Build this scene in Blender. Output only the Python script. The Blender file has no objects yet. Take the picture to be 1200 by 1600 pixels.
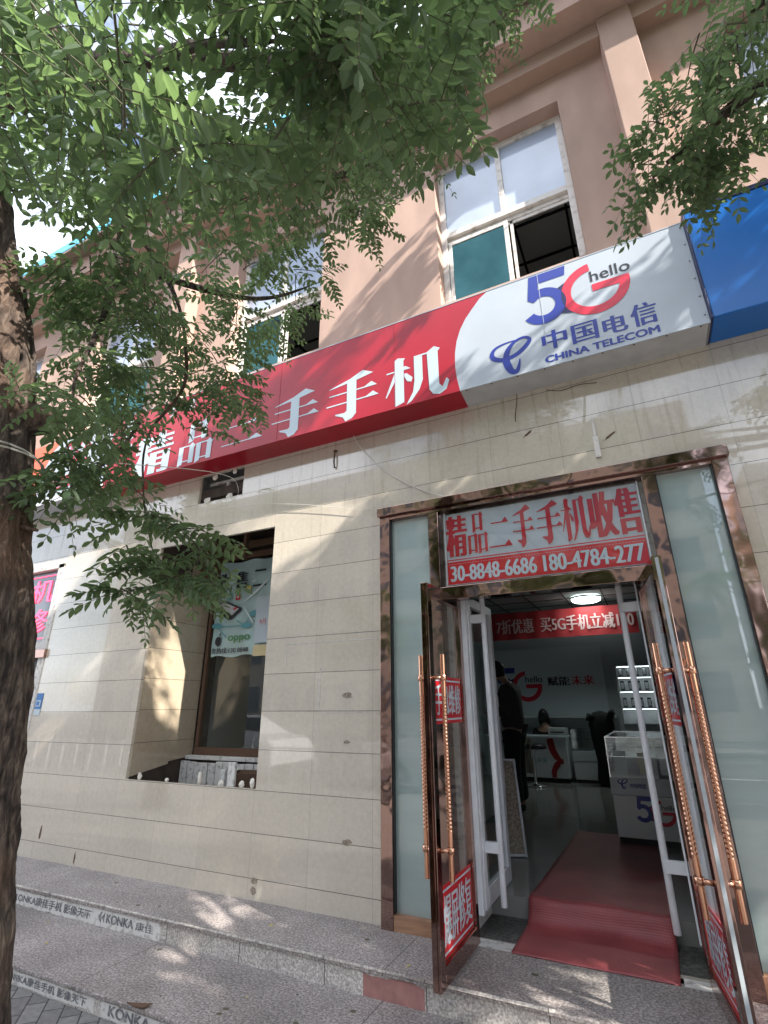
import bpy, math, random
import numpy as np
from mathutils import Vector, Matrix, noise
random.seed(7); rng=np.random.default_rng(11)
sc=bpy.context.scene; COL=sc.collection
R=math.radians
# ------------------------------------------------------------ camera
cam=bpy.data.cameras.new('camera'); camo=bpy.data.objects.new('camera',cam); COL.objects.link(camo)
cam.sensor_fit='VERTICAL'; cam.sensor_height=24; cam.lens=24*797.3/1600; cam.clip_start=0.05; cam.clip_end=800
camo.matrix_world=Matrix(((.8949,.1641,.4149,0),(.4461,-.3167,-.8371,-3.5),(-.0060,.9342,-.3566,1.5),(0,0,0,1)))
sc.camera=camo
# ------------------------------------------------------------ sky, sun, exposure
SUN=Vector((1.0,-.36,.82)).normalized()
w=bpy.data.worlds.new('World'); sc.world=w; w.use_nodes=True; nt=w.node_tree; N=nt.nodes; L=nt.links
bg=N['Background']; sky=N.new('ShaderNodeTexSky'); sky.sky_type='NISHITA'; sky.sun_disc=False
sky.sun_elevation=math.asin(SUN.z); sky.sun_rotation=math.atan2(SUN.x,SUN.y); sky.altitude=100; sky.air_density=1.0; sky.dust_density=1.5
tc=N.new('ShaderNodeTexCoord'); nz=N.new('ShaderNodeTexNoise'); nz.inputs['Scale'].default_value=2.3; nz.inputs['Detail'].default_value=7; nz.inputs['Roughness'].default_value=.55
rp=N.new('ShaderNodeValToRGB'); rp.color_ramp.elements[0].position=.44; rp.color_ramp.elements[1].position=.60
mx=N.new('ShaderNodeMix'); mx.data_type='RGBA'; mx.inputs['B'].default_value=(11,11.8,13.2,1)
L.new(tc.outputs['Generated'],nz.inputs['Vector']); L.new(nz.outputs['Fac'],rp.inputs['Fac']); L.new(rp.outputs['Color'],mx.inputs['Factor'])
L.new(sky.outputs['Color'],mx.inputs['A']); L.new(mx.outputs['Result'],bg.inputs['Color']); bg.inputs['Strength'].default_value=.12
sl=bpy.data.lights.new('sun','SUN'); sl.energy=5.0; sl.angle=R(.5); sl.color=(1,.95,.87)
so=bpy.data.objects.new('sun',sl); COL.objects.link(so); so.rotation_euler=SUN.to_track_quat('Z','Y').to_euler()
sc.view_settings.view_transform='Standard'; sc.view_settings.look='None'; sc.view_settings.exposure=1.32; sc.view_settings.gamma=1
sc.cycles.max_bounces=8; sc.cycles.transparent_max_bounces=16; sc.cycles.sample_clamp_indirect=6; sc.cycles.use_denoising=True
# ------------------------------------------------------------ materials
def newmat(name):
    m=bpy.data.materials.new(name); m.use_nodes=True; return m,m.node_tree.nodes,m.node_tree.links,m.node_tree.nodes['Principled BSDF']
def mat(name,c,rough=.5,metal=0,coat=0,bump=0,bs=40,var=0,vs=6,c2=None,detail=5,spec=.5,stretch=(1,1,1),lo=.35,hi=.65,bdist=.002,emit=0,coatr=.05,bdet=4):
    m,n,l,p=newmat(name); p.inputs['Base Color'].default_value=(*c,1); p.inputs['Roughness'].default_value=rough; p.inputs['Metallic'].default_value=metal
    p.inputs['Coat Weight'].default_value=coat; p.inputs['Coat Roughness'].default_value=coatr; p.inputs['Specular IOR Level'].default_value=spec
    if emit: p.inputs['Emission Color'].default_value=(*c,1); p.inputs['Emission Strength'].default_value=emit
    g=n.new('ShaderNodeNewGeometry'); mp=n.new('ShaderNodeMapping'); mp.inputs['Scale'].default_value=stretch; l.new(g.outputs['Position'],mp.inputs['Vector'])
    if c2 or var:
        t=n.new('ShaderNodeTexNoise'); t.inputs['Scale'].default_value=vs; t.inputs['Detail'].default_value=detail; l.new(mp.outputs[0],t.inputs['Vector'])
        r=n.new('ShaderNodeValToRGB'); r.color_ramp.elements[0].position=lo; r.color_ramp.elements[1].position=hi
        if not c2: c2=tuple(x*(1-var) for x in c)
        r.color_ramp.elements[0].color=(*c2,1); r.color_ramp.elements[1].color=(*c,1)
        l.new(t.outputs['Fac'],r.inputs['Fac']); l.new(r.outputs['Color'],p.inputs['Base Color'])
    if bump:
        t=n.new('ShaderNodeTexNoise'); t.inputs['Scale'].default_value=bs; t.inputs['Detail'].default_value=bdet; l.new(mp.outputs[0],t.inputs['Vector'])
        b=n.new('ShaderNodeBump'); b.inputs['Strength'].default_value=bump; b.inputs['Distance'].default_value=bdist; l.new(t.outputs['Fac'],b.inputs['Height']); l.new(b.outputs['Normal'],p.inputs['Normal'])
    return m
def glassmat(name,tint,refl=.08,rough=0.0,gc=(.95,.97,1)):
    m,n,l,p=newmat(name); n.remove(p); o=n['Material Output']
    t=n.new('ShaderNodeBsdfTransparent'); t.inputs[0].default_value=(*tint,1); g=n.new('ShaderNodeBsdfGlossy'); g.inputs['Roughness'].default_value=rough; g.inputs['Color'].default_value=(*gc,1)
    f=n.new('ShaderNodeFresnel'); bf=n.new('ShaderNodeNewGeometry'); io=n.new('ShaderNodeMapRange'); io.inputs['To Min'].default_value=1.5; io.inputs['To Max'].default_value=1/1.5; l.new(bf.outputs['Backfacing'],io.inputs['Value']); l.new(io.outputs[0],f.inputs['IOR']); a=n.new('ShaderNodeMath'); a.operation='ADD'; a.use_clamp=True; a.inputs[1].default_value=refl; l.new(f.outputs[0],a.inputs[0])
    x=n.new('ShaderNodeMixShader'); l.new(a.outputs[0],x.inputs[0]); l.new(t.outputs[0],x.inputs[1]); l.new(g.outputs[0],x.inputs[2]); l.new(x.outputs[0],o.inputs[0]); return m
def mathn(n,l,op,a,b=None):
    x=n.new('ShaderNodeMath'); x.operation=op
    for i,v in enumerate((a,b)):
        if v is None: continue
        if isinstance(v,(int,float)): x.inputs[i].default_value=v
        else: l.new(v,x.inputs[i])
    return x.outputs[0]
def tilemat(name,base,dark,jz,jx,pz,px,rough=.14):
    # polished stone slabs: fine joints, slab to slab tone, faint veins and stains
    m,n,l,p=newmat(name); g=n.new('ShaderNodeNewGeometry'); s=n.new('ShaderNodeSeparateXYZ'); l.new(g.outputs['Position'],s.inputs[0])
    xy=mathn(n,l,'ADD',s.outputs['X'],s.outputs['Y'])
    u=mathn(n,l,'DIVIDE',mathn(n,l,'SUBTRACT',xy,px),jx); v=mathn(n,l,'DIVIDE',mathn(n,l,'SUBTRACT',s.outputs['Z'],pz),jz)
    fu=mathn(n,l,'FRACT',u); fv=mathn(n,l,'FRACT',v)
    du=mathn(n,l,'MULTIPLY',mathn(n,l,'MINIMUM',fu,mathn(n,l,'SUBTRACT',1,fu)),jx); dv=mathn(n,l,'MULTIPLY',mathn(n,l,'MINIMUM',fv,mathn(n,l,'SUBTRACT',1,fv)),jz)
    lv=mathn(n,l,'LESS_THAN',dv,.0021); lu=mathn(n,l,'MULTIPLY',mathn(n,l,'LESS_THAN',du,.0012),.55); ln=mathn(n,l,'MAXIMUM',lv,lu)
    cb=n.new('ShaderNodeCombineXYZ'); l.new(mathn(n,l,'FLOOR',u),cb.inputs[0]); l.new(mathn(n,l,'FLOOR',v),cb.inputs[1])
    wn=n.new('ShaderNodeTexWhiteNoise'); wn.noise_dimensions='2D'; l.new(cb.outputs[0],wn.inputs['Vector'])
    t=n.new('ShaderNodeTexNoise'); t.inputs['Scale'].default_value=26; t.inputs['Detail'].default_value=8; t.inputs['Roughness'].default_value=.7; l.new(g.outputs['Position'],t.inputs['Vector'])
    t2=n.new('ShaderNodeTexNoise'); t2.inputs['Scale'].default_value=1.6; t2.inputs['Detail'].default_value=5; l.new(g.outputs['Position'],t2.inputs['Vector'])
    r=n.new('ShaderNodeValToRGB'); r.color_ramp.elements[0].position=.32; r.color_ramp.elements[1].position=.62; r.color_ramp.elements[0].color=(*[c*.87 for c in base],1); r.color_ramp.elements[1].color=(*base,1); l.new(t.outputs['Fac'],r.inputs['Fac'])
    k=mathn(n,l,'ADD',mathn(n,l,'MULTIPLY',wn.outputs['Value'],.09),mathn(n,l,'MULTIPLY',t2.outputs['Fac'],.22)); k=mathn(n,l,'ADD',k,.84)
    hs=n.new('ShaderNodeHueSaturation'); l.new(r.outputs[0],hs.inputs['Color']); l.new(k,hs.inputs['Value'])
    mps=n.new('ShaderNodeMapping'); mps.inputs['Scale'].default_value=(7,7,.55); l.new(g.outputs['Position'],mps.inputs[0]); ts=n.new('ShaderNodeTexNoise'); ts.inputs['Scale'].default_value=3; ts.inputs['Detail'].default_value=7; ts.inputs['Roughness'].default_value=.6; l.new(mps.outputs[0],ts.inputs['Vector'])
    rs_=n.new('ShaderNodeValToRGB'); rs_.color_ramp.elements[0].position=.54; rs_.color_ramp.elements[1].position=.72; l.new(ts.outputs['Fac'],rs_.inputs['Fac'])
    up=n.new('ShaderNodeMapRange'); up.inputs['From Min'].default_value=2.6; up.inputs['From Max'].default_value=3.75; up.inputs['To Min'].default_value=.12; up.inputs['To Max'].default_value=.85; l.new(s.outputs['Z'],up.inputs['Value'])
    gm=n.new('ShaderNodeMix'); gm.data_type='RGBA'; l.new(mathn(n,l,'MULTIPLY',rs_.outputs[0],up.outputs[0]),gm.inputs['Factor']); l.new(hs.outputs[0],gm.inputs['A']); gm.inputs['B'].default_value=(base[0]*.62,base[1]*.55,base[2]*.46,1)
    sp=n.new('ShaderNodeTexNoise'); sp.inputs['Scale'].default_value=75; sp.inputs['Detail'].default_value=2; l.new(g.outputs['Position'],sp.inputs['Vector']); rsp=n.new('ShaderNodeValToRGB'); rsp.color_ramp.elements[0].position=.66; rsp.color_ramp.elements[1].position=.70; l.new(sp.outputs['Fac'],rsp.inputs['Fac'])
    gm2=n.new('ShaderNodeMix'); gm2.data_type='RGBA'; l.new(mathn(n,l,'MULTIPLY',rsp.outputs[0],.5),gm2.inputs['Factor']); l.new(gm.outputs['Result'],gm2.inputs['A']); gm2.inputs['B'].default_value=(base[0]*1.3,base[1]*1.32,base[2]*1.4,1)
    mx=n.new('ShaderNodeMix'); mx.data_type='RGBA'; l.new(ln,mx.inputs['Factor']); l.new(gm2.outputs['Result'],mx.inputs['A']); mx.inputs['B'].default_value=(*dark,1); l.new(mx.outputs['Result'],p.inputs['Base Color'])
    l.new(mathn(n,l,'ADD',mathn(n,l,'MULTIPLY',ln,.4),mathn(n,l,'ADD',mathn(n,l,'MULTIPLY',t.outputs['Fac'],.08),rough-.04)),p.inputs['Roughness'])
    b=n.new('ShaderNodeBump'); b.inputs['Strength'].default_value=.5; b.inputs['Distance'].default_value=.002; l.new(mathn(n,l,'SUBTRACT',mathn(n,l,'MULTIPLY',wn.outputs['Value'],.0),ln),b.inputs['Height']); l.new(b.outputs[0],p.inputs['Normal'])
    p.inputs['Coat Weight'].default_value=1; p.inputs['Coat Roughness'].default_value=.02; p.inputs['Coat IOR'].default_value=1.6
    return m
def granitemat(name,c1,c2,c3,sc_=130,jx=None,px=0):
    m,n,l,p=newmat(name); g=n.new('ShaderNodeNewGeometry'); t=n.new('ShaderNodeTexNoise'); t.inputs['Scale'].default_value=sc_; t.inputs['Detail'].default_value=3; t.inputs['Roughness'].default_value=.7; l.new(g.outputs['Position'],t.inputs['Vector'])
    r=n.new('ShaderNodeValToRGB'); e=r.color_ramp.elements; e[0].position=.36; e[0].color=(*c1,1); e[1].position=.64; e[1].color=(*c3,1); q=e.new(.5); q.color=(*c2,1); l.new(t.outputs['Fac'],r.inputs['Fac'])
    t2=n.new('ShaderNodeTexNoise'); t2.inputs['Scale'].default_value=2.5; t2.inputs['Detail'].default_value=6; l.new(g.outputs['Position'],t2.inputs['Vector'])
    hs=n.new('ShaderNodeHueSaturation'); l.new(r.outputs[0],hs.inputs['Color']); l.new(mathn(n,l,'ADD',mathn(n,l,'MULTIPLY',t2.outputs['Fac'],1.3),.34),hs.inputs['Value'])
    if jx:
        s=n.new('ShaderNodeSeparateXYZ'); l.new(g.outputs['Position'],s.inputs[0]); fu=mathn(n,l,'FRACT',mathn(n,l,'DIVIDE',mathn(n,l,'SUBTRACT',s.outputs['X'],px),jx))
        ln=mathn(n,l,'LESS_THAN',mathn(n,l,'MINIMUM',fu,mathn(n,l,'SUBTRACT',1,fu)),.0025/jx)
        mx=n.new('ShaderNodeMix'); mx.data_type='RGBA'; l.new(ln,mx.inputs['Factor']); l.new(hs.outputs[0],mx.inputs['A']); mx.inputs['B'].default_value=(.06,.055,.05,1); l.new(mx.outputs['Result'],p.inputs['Base Color'])
    else: l.new(hs.outputs[0],p.inputs['Base Color'])
    p.inputs['Roughness'].default_value=.55
    b=n.new('ShaderNodeBump'); b.inputs['Strength'].default_value=.5; b.inputs['Distance'].default_value=.0015; l.new(t.outputs['Fac'],b.inputs['Height']); l.new(b.outputs[0],p.inputs['Normal'])
    return m
M={}
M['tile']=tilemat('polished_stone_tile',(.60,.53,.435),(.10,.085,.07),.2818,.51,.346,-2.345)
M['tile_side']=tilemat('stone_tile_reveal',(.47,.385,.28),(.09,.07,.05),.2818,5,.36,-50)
M['render']=mat('pink_render',(.48,.325,.26),.85,var=.20,vs=2.4,stretch=(1.4,1.4,.5),detail=8,bump=.25,bs=90)
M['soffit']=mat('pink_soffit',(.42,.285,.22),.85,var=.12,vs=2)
M['eave']=mat('brown_eave',(.20,.15,.11),.7)
M['skyblue']=mat('blue_roof_sheet',(.35,.45,.62),.35,coat=.5)
M['cyan']=mat('cyan_trim',(.10,.50,.65),.4)
M['white']=mat('white_pvc',(.72,.73,.76),.3,var=.12,vs=9)
M['winframe']=mat('dirty_white_frame',(.68,.64,.60),.5,c2=(.42,.37,.33),vs=14,lo=.3,hi=.5)
M['copper']=mat('rose_copper_steel',(.37,.245,.21),.065,metal=1,bump=.5,bs=3.2,bdist=.022,bdet=2)
M['copper_smooth']=mat('copper_steel_smooth',(.38,.24,.205),.05,metal=1,bump=.3,bs=3,bdist=.012,bdet=1)
M['handle']=mat('polished_copper_handle',(.66,.36,.24),.2,metal=1)
M['silver']=mat('grey_weather_strip',(.36,.39,.41),.45)
M['black']=mat('black_rubber',(.015,.015,.017),.4)
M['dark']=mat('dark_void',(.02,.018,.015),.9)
M['darkroom']=mat('dim_room_plaster',(.80,.78,.74),.9)
M['frost']=mat('frosted_glass',(.34,.42,.40),.5,coat=1,coatr=.012,var=.14,vs=3,stretch=(.4,1,2.2))  # stretched tone noise paints faint banded reflections into the glass colour
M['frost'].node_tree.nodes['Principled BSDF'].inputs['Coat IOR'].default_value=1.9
M['glass']=glassmat('clear_glass',(.82,.88,.86),.03)
M['doorglass']=glassmat('door_glass',(.95,.97,.96),.02)
M['teal']=glassmat('teal_glass',(.06,.22,.22),.26,0,(.10,.24,.25))
M['skypane']=mat('filmed_window_glass',(.40,.47,.60),.35,coat=1,coatr=.02,var=.22,vs=2.2)
M['red']=mat('red_sign_vinyl',(.40,.010,.026),.38,spec=.3,coat=.15,coatr=.15,var=.22,vs=1.6)  # blotchy tone paints faint cloudy reflections into the vinyl colour
M['redflat']=mat('red_sticker',(.55,.012,.02),.35,coat=.4)
M['signwhite']=mat('white_sign_vinyl',(.44,.48,.53),.33,coat=.25,coatr=.15,var=.07,vs=3)
M['letter']=mat('white_letter_vinyl',(.48,.56,.61),.4)
M['blue']=mat('blue_sign_vinyl',(.002,.14,.50),.3,coat=.12,coatr=.15,var=.08,vs=2)
M['navy']=mat('navy_ink',(.014,.032,.27),.35)
M['navydark']=mat('dark_navy_ink',(.01,.012,.07),.35)
M['crimson']=mat('crimson_ink',(.62,.02,.05),.35)
M['ink']=mat('black_ink',(.02,.022,.03),.5)
M['wornink']=mat('worn_ink',(.13,.13,.14),.7,c2=(.42,.41,.40),vs=60,lo=.30,hi=.5)
M['deepred']=mat('deep_red_ink',(.42,.008,.02),.4)
M['orange']=mat('orange_vinyl',(.75,.12,.03),.4)
M['signgrey']=mat('grey_sign_back',(.50,.50,.50),.5,var=.15,vs=8)
M['granite']=granitemat('grey_granite',(.10,.09,.085),(.20,.18,.17),(.36,.33,.315),90,.0)
M['granite_top']=granitemat('granite_tread',(.135,.115,.108),(.26,.228,.215),(.46,.41,.39),75,1.6,-3.1)
M['riser']=granitemat('granite_riser',(.26,.235,.215),(.43,.39,.36),(.64,.60,.56),80,.60,-1.86)
M['dgran']=granitemat('dark_threshold_granite',(.03,.03,.028),(.07,.068,.062),(.13,.12,.11),45)
M['dirtywhite']=mat('weathered_white_paint',(.62,.60,.57),.6,c2=(.30,.28,.26),vs=25,lo=.3,hi=.48)
M['plaster']=mat('white_plaster',(.72,.68,.60),.8)
M['wood']=mat('raw_plywood',(.42,.23,.13),.6,c2=(.28,.15,.09),vs=7,stretch=(1,1,6))
M['mat']=None
M['iwall']=mat('shop_wall_paint',(.52,.56,.58),.7)
M['ifloor']=mat('shop_floor_tile',(.24,.235,.22),.12,var=.1,vs=3)
M['iceil']=mat('shop_ceiling',(.28,.28,.28),.8)
M['banner']=mat('red_cloth_banner',(.33,.015,.02),.7)
M['bannerink']=mat('banner_ink',(.55,.36,.36),.7)
M['panel']=mat('white_wall_panel',(.60,.66,.70),.35)
M['counter']=mat('white_counter',(.70,.72,.74),.3)
M['lamp']=mat('ceiling_lamp_diffuser',(.85,1,.95),.5,emit=8)
M['skin']=mat('skin',(.42,.25,.18),.5)
M['hair']=mat('black_hair',(.012,.011,.011),.5)
M['shirt']=mat('charcoal_shirt',(.06,.05,.05),.85)
M['trouser']=mat('black_trousers',(.012,.012,.013),.85)
M['cream']=mat('cream_cloth',(.42,.39,.33),.85)
M['chrome']=mat('chrome',(.7,.7,.7),.15,metal=1)
M['paper']=mat('white_paper',(.7,.74,.76),.6)
M['kraft']=mat('pale_yellow_card',(.62,.52,.30),.6)
M['strip']=mat('shelf_light_strip',(.8,.95,1),.5,emit=3)
M['led']=mat('red_led_tubing',(1,.05,.12),.4,emit=1.6)
M['ledboard']=mat('grey_led_board',(.10,.10,.12),.25,coat=.8)
M['green_led']=mat('green_sign_ink',(.05,.5,.3),.4)
M['poster']=mat('pale_teal_poster',(.42,.58,.58),.45,coat=.35,coatr=.1,var=.22,vs=5)
M['posterdeep']=mat('poster_teal_shape',(.10,.30,.34),.45)
M['tape']=mat('clear_tape',(.62,.72,.74),.2,coat=.5)
M['green']=mat('green_ink',(.06,.22,.07),.5)
M['yellow']=mat('yellow_ink',(.6,.5,.08),.5)
M['cord']=mat('white_twine',(.62,.60,.54),.8)
M['rust']=mat('rusty_iron',(.11,.06,.035),.8)
M['brick']=mat('dark_brickwork',(.075,.055,.042),.9,var=.4,vs=10)
M['blueplate']=mat('blue_number_plate',(.02,.16,.45),.4)
M['pinkstain']=mat('faded_red_paint',(.40,.19,.17),.6,var=.25,vs=20)
M['glue']=mat('old_glue_patch',(.16,.125,.09),.8,c2=(.38,.32,.25),vs=60)
M['asphalt']=mat('asphalt',(.055,.055,.058),.85,bump=.4,bs=200)
M['line']=mat('road_paint',(.75,.74,.68),.6)
M['carpaint']=mat('white_car_paint',(.75,.76,.77),.25,coat=1)
M['carglass']=mat('dark_car_glass',(.02,.025,.03),.05,coat=.5)
M['farwall']=mat('beige_facade',(.55,.47,.38),.85,var=.1,vs=.6)
M['farwall2']=mat('white_facade',(.62,.62,.60),.85)
M['farglass']=mat('facade_window',(.08,.11,.14),.15)
# brick pavers
def pavermat():
    m,n,l,p=newmat('grey_pavers'); g=n.new('ShaderNodeNewGeometry'); b=n.new('ShaderNodeTexBrick'); mp=n.new('ShaderNodeMapping'); mp.inputs['Rotation'].default_value=(0,0,R(45)); l.new(g.outputs['Position'],mp.inputs[0]); l.new(mp.outputs[0],b.inputs['Vector'])
    b.inputs['Scale'].default_value=1; b.inputs['Brick Width'].default_value=.2; b.inputs['Row Height'].default_value=.1; b.inputs['Mortar Size'].default_value=.004; b.inputs['Mortar Smooth'].default_value=.3
    b.inputs['Color1'].default_value=(.15,.14,.135,1); b.inputs['Color2'].default_value=(.21,.20,.19,1); b.inputs['Mortar'].default_value=(.04,.037,.033,1)
    t=n.new('ShaderNodeTexNoise'); t.inputs['Scale'].default_value=30; t.inputs['Detail'].default_value=6; l.new(g.outputs['Position'],t.inputs['Vector'])
    hs=n.new('ShaderNodeHueSaturation'); l.new(b.outputs['Color'],hs.inputs['Color']); l.new(mathn(n,l,'ADD',t.outputs['Fac'],.5),hs.inputs['Value']); l.new(hs.outputs[0],p.inputs['Base Color']); p.inputs['Roughness'].default_value=.8
    bp=n.new('ShaderNodeBump'); bp.inputs['Strength'].default_value=.8; bp.inputs['Distance'].default_value=.004; bp.invert=True; l.new(b.outputs['Fac'],bp.inputs['Height']); l.new(bp.outputs[0],p.inputs['Normal']); return m
M['paver']=pavermat()
def doormat_mat():
    m,n,l,p=newmat('red_woven_mat'); g=n.new('ShaderNodeNewGeometry'); s=n.new('ShaderNodeSeparateXYZ'); l.new(g.outputs['Position'],s.inputs[0])
    h=mathn(n,l,'MULTIPLY',mathn(n,l,'ADD',mathn(n,l,'SINE',mathn(n,l,'MULTIPLY',s.outputs[0],700)),1),.5)
    h2=mathn(n,l,'MULTIPLY',mathn(n,l,'ADD',mathn(n,l,'SINE',mathn(n,l,'MULTIPLY',mathn(n,l,'ADD',s.outputs[1],s.outputs[2]),380)),1),.5); hh=mathn(n,l,'MAXIMUM',h,h2)
    r=n.new('ShaderNodeValToRGB'); r.color_ramp.elements[0].color=(.17,.022,.025,1); r.color_ramp.elements[1].color=(.36,.085,.09,1); l.new(hh,r.inputs['Fac']); 
    t=n.new('ShaderNodeTexNoise'); t.inputs['Scale'].default_value=4; t.inputs['Detail'].default_value=5; l.new(g.outputs['Position'],t.inputs['Vector'])
    hs=n.new('ShaderNodeHueSaturation'); l.new(r.outputs[0],hs.inputs['Color']); l.new(mathn(n,l,'ADD',t.outputs['Fac'],.5),hs.inputs['Value']); l.new(hs.outputs[0],p.inputs['Base Color']); p.inputs['Roughness'].default_value=.42
    b=n.new('ShaderNodeBump'); b.inputs['Strength'].default_value=.5; b.inputs['Distance'].default_value=.002; l.new(hh,b.inputs['Height']); l.new(b.outputs[0],p.inputs['Normal']); return m
M['mat']=doormat_mat()
def leafmat(name,c1,c2,tr):
    m,n,l,p=newmat(name); g=n.new('ShaderNodeNewGeometry'); r=n.new('ShaderNodeValToRGB'); e=r.color_ramp.elements; e[0].color=(*c1,1); e[1].color=(*c2,1); l.new(g.outputs['Random Per Island'],r.inputs['Fac'])
    t=n.new('ShaderNodeTexNoise'); t.inputs['Scale'].default_value=3; l.new(g.outputs['Position'],t.inputs['Vector']); hs=n.new('ShaderNodeHueSaturation'); l.new(r.outputs[0],hs.inputs['Color']); l.new(mathn(n,l,'ADD',t.outputs['Fac'],.5),hs.inputs['Value'])
    l.new(hs.outputs[0],p.inputs['Base Color']); p.inputs['Roughness'].default_value=.42; p.inputs['Specular IOR Level'].default_value=.35
    tl=n.new('ShaderNodeBsdfTranslucent'); tl.inputs[0].default_value=(*tr,1); x=n.new('ShaderNodeMixShader'); x.inputs[0].default_value=.48; l.new(p.outputs[0],x.inputs[1]); l.new(tl.outputs[0],x.inputs[2]); l.new(x.outputs[0],n['Material Output'].inputs[0]); return m
M['leaf']=leafmat('pagoda_tree_leaf',(.065,.11,.065),(.145,.20,.11),(.21,.32,.11))
M['twig']=mat('green_twig',(.09,.085,.05),.7)
def barkmat():
    m,n,l,p=newmat('furrowed_bark'); g=n.new('ShaderNodeNewGeometry'); mp=n.new('ShaderNodeMapping'); mp.inputs['Scale'].default_value=(1,1,.28); l.new(g.outputs['Position'],mp.inputs[0])
    t=n.new('ShaderNodeTexNoise'); t.inputs['Scale'].default_value=46; t.inputs['Detail'].default_value=9; t.inputs['Roughness'].default_value=.65; t.inputs['Distortion'].default_value=.4; l.new(mp.outputs[0],t.inputs['Vector'])
    r=n.new('ShaderNodeValToRGB'); e=r.color_ramp.elements; e[0].position=.38; e[0].color=(.018,.014,.012,1); e[1].position=.68; e[1].color=(.21,.165,.13,1); q=e.new(.52); q.color=(.085,.062,.05,1); l.new(t.outputs['Fac'],r.inputs['Fac'])
    t2=n.new('ShaderNodeTexNoise'); t2.inputs['Scale'].default_value=3.0; t2.inputs['Detail'].default_value=4; l.new(g.outputs['Position'],t2.inputs['Vector'])
    rr=n.new('ShaderNodeValToRGB'); rr.color_ramp.elements[0].position=.52; rr.color_ramp.elements[1].position=.66; l.new(t2.outputs['Fac'],rr.inputs['Fac'])
    mx=n.new('ShaderNodeMix'); mx.data_type='RGBA'; l.new(mathn(n,l,'MULTIPLY',rr.outputs[0],.45),mx.inputs['Factor']); l.new(r.outputs[0],mx.inputs['A']); mx.inputs['B'].default_value=(.17,.09,.05,1); l.new(mx.outputs['Result'],p.inputs['Base Color']); p.inputs['Roughness'].default_value=.9
    b=n.new('ShaderNodeBump'); b.inputs['Strength'].default_value=1; b.inputs['Distance'].default_value=.03; l.new(t.outputs['Fac'],b.inputs['Height']); l.new(b.outputs[0],p.inputs['Normal']); return m
M['bark']=barkmat()
# ------------------------------------------------------------ mesh helpers
class MB:
    def __init__(s): s.v=[]; s.f=[]; s.m=[]; s.s=[]
    def add(s,vs,fs,m=0,sm=False):
        o=len(s.v); s.v.extend([tuple(v) for v in vs])
        for f in fs: s.f.append(tuple(i+o for i in f)); s.m.append(m); s.s.append(sm)
        return s
    def box(s,x0,x1,y0,y1,z0,z1,m=0):
        return s.add([(x0,y0,z0),(x1,y0,z0),(x1,y1,z0),(x0,y1,z0),(x0,y0,z1),(x1,y0,z1),(x1,y1,z1),(x0,y1,z1)],[(0,3,2,1),(4,5,6,7),(0,1,5,4),(1,2,6,5),(2,3,7,6),(3,0,4,7)],m)
    def quad(s,a,b,c,d,m=0): return s.add([a,b,c,d],[(0,1,2,3)],m)
    def tube(s,path,r,seg=10,m=0,caps=True,squash=1):
        P=[Vector(p) for p in path]; rr=r if isinstance(r,(list,tuple)) else [r]*len(P); vs=[]; up=Vector((0,0,1)); prev=None
        for i,p in enumerate(P):
            d=(P[min(i+1,len(P)-1)]-P[max(i-1,0)]).normalized()
            if prev is None: a=d.cross(up if abs(d.z)<.95 else Vector((1,0,0))).normalized()
            else: a=(prev-d*prev.dot(d)).normalized()
            prev=a; b=d.cross(a)
            for k in range(seg): t=2*math.pi*k/seg; vs.append(p+a*math.cos(t)*rr[i]+b*math.sin(t)*rr[i]*squash)
        fs=[(i*seg+k,i*seg+(k+1)%seg,(i+1)*seg+(k+1)%seg,(i+1)*seg+k) for i in range(len(P)-1) for k in range(seg)]
        s.add(vs,fs,m,True)
        if caps: 
            o=len(s.v)-len(vs); s.f.append(tuple(o+k for k in range(seg))[::-1]); s.m.append(m); s.s.append(False)
            o2=o+(len(P)-1)*seg; s.f.append(tuple(o2+k for k in range(seg))); s.m.append(m); s.s.append(False)
        return s
    def lathe(s,prof,c,seg=24,m=0):
        vs=[(c[0]+r*math.cos(2*math.pi*k/seg),c[1]+r*math.sin(2*math.pi*k/seg),c[2]+z) for r,z in prof for k in range(seg)]
        fs=[(i*seg+k,i*seg+(k+1)%seg,(i+1)*seg+(k+1)%seg,(i+1)*seg+k) for i in range(len(prof)-1) for k in range(seg)]
        return s.add(vs,fs,m,True)
    def poly(s,F,pts,d=0,m=0,th=0):
        n=len(pts); a=[F(x,y,d) for x,y in pts]
        if not th: return s.add(a,[tuple(range(n))],m)
        b=[F(x,y,d-th) for x,y in pts]
        return s.add(a+b,[tuple(range(n)),tuple(range(2*n-1,n-1,-1))]+[(i,i+n,(i+1)%n+n,(i+1)%n) for i in range(n)],m)
def frame(o,u,v):
    o=Vector(o); u=Vector(u).normalized(); v=Vector(v).normalized(); n=u.cross(v)
    return lambda x,y,d=0: o+u*x+v*y+n*d
WALLF=lambda Y: frame((0,Y,0),(1,0,0),(0,0,1))   # x,z on a plane facing the street
def link(name,me,parent=None):
    o=bpy.data.objects.new(name,me); COL.objects.link(o); o.parent=parent; return o
def wloc(p):
    v=Vector((0,0,0))
    while p is not None: v+=p.location; p=p.parent
    return v
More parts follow.
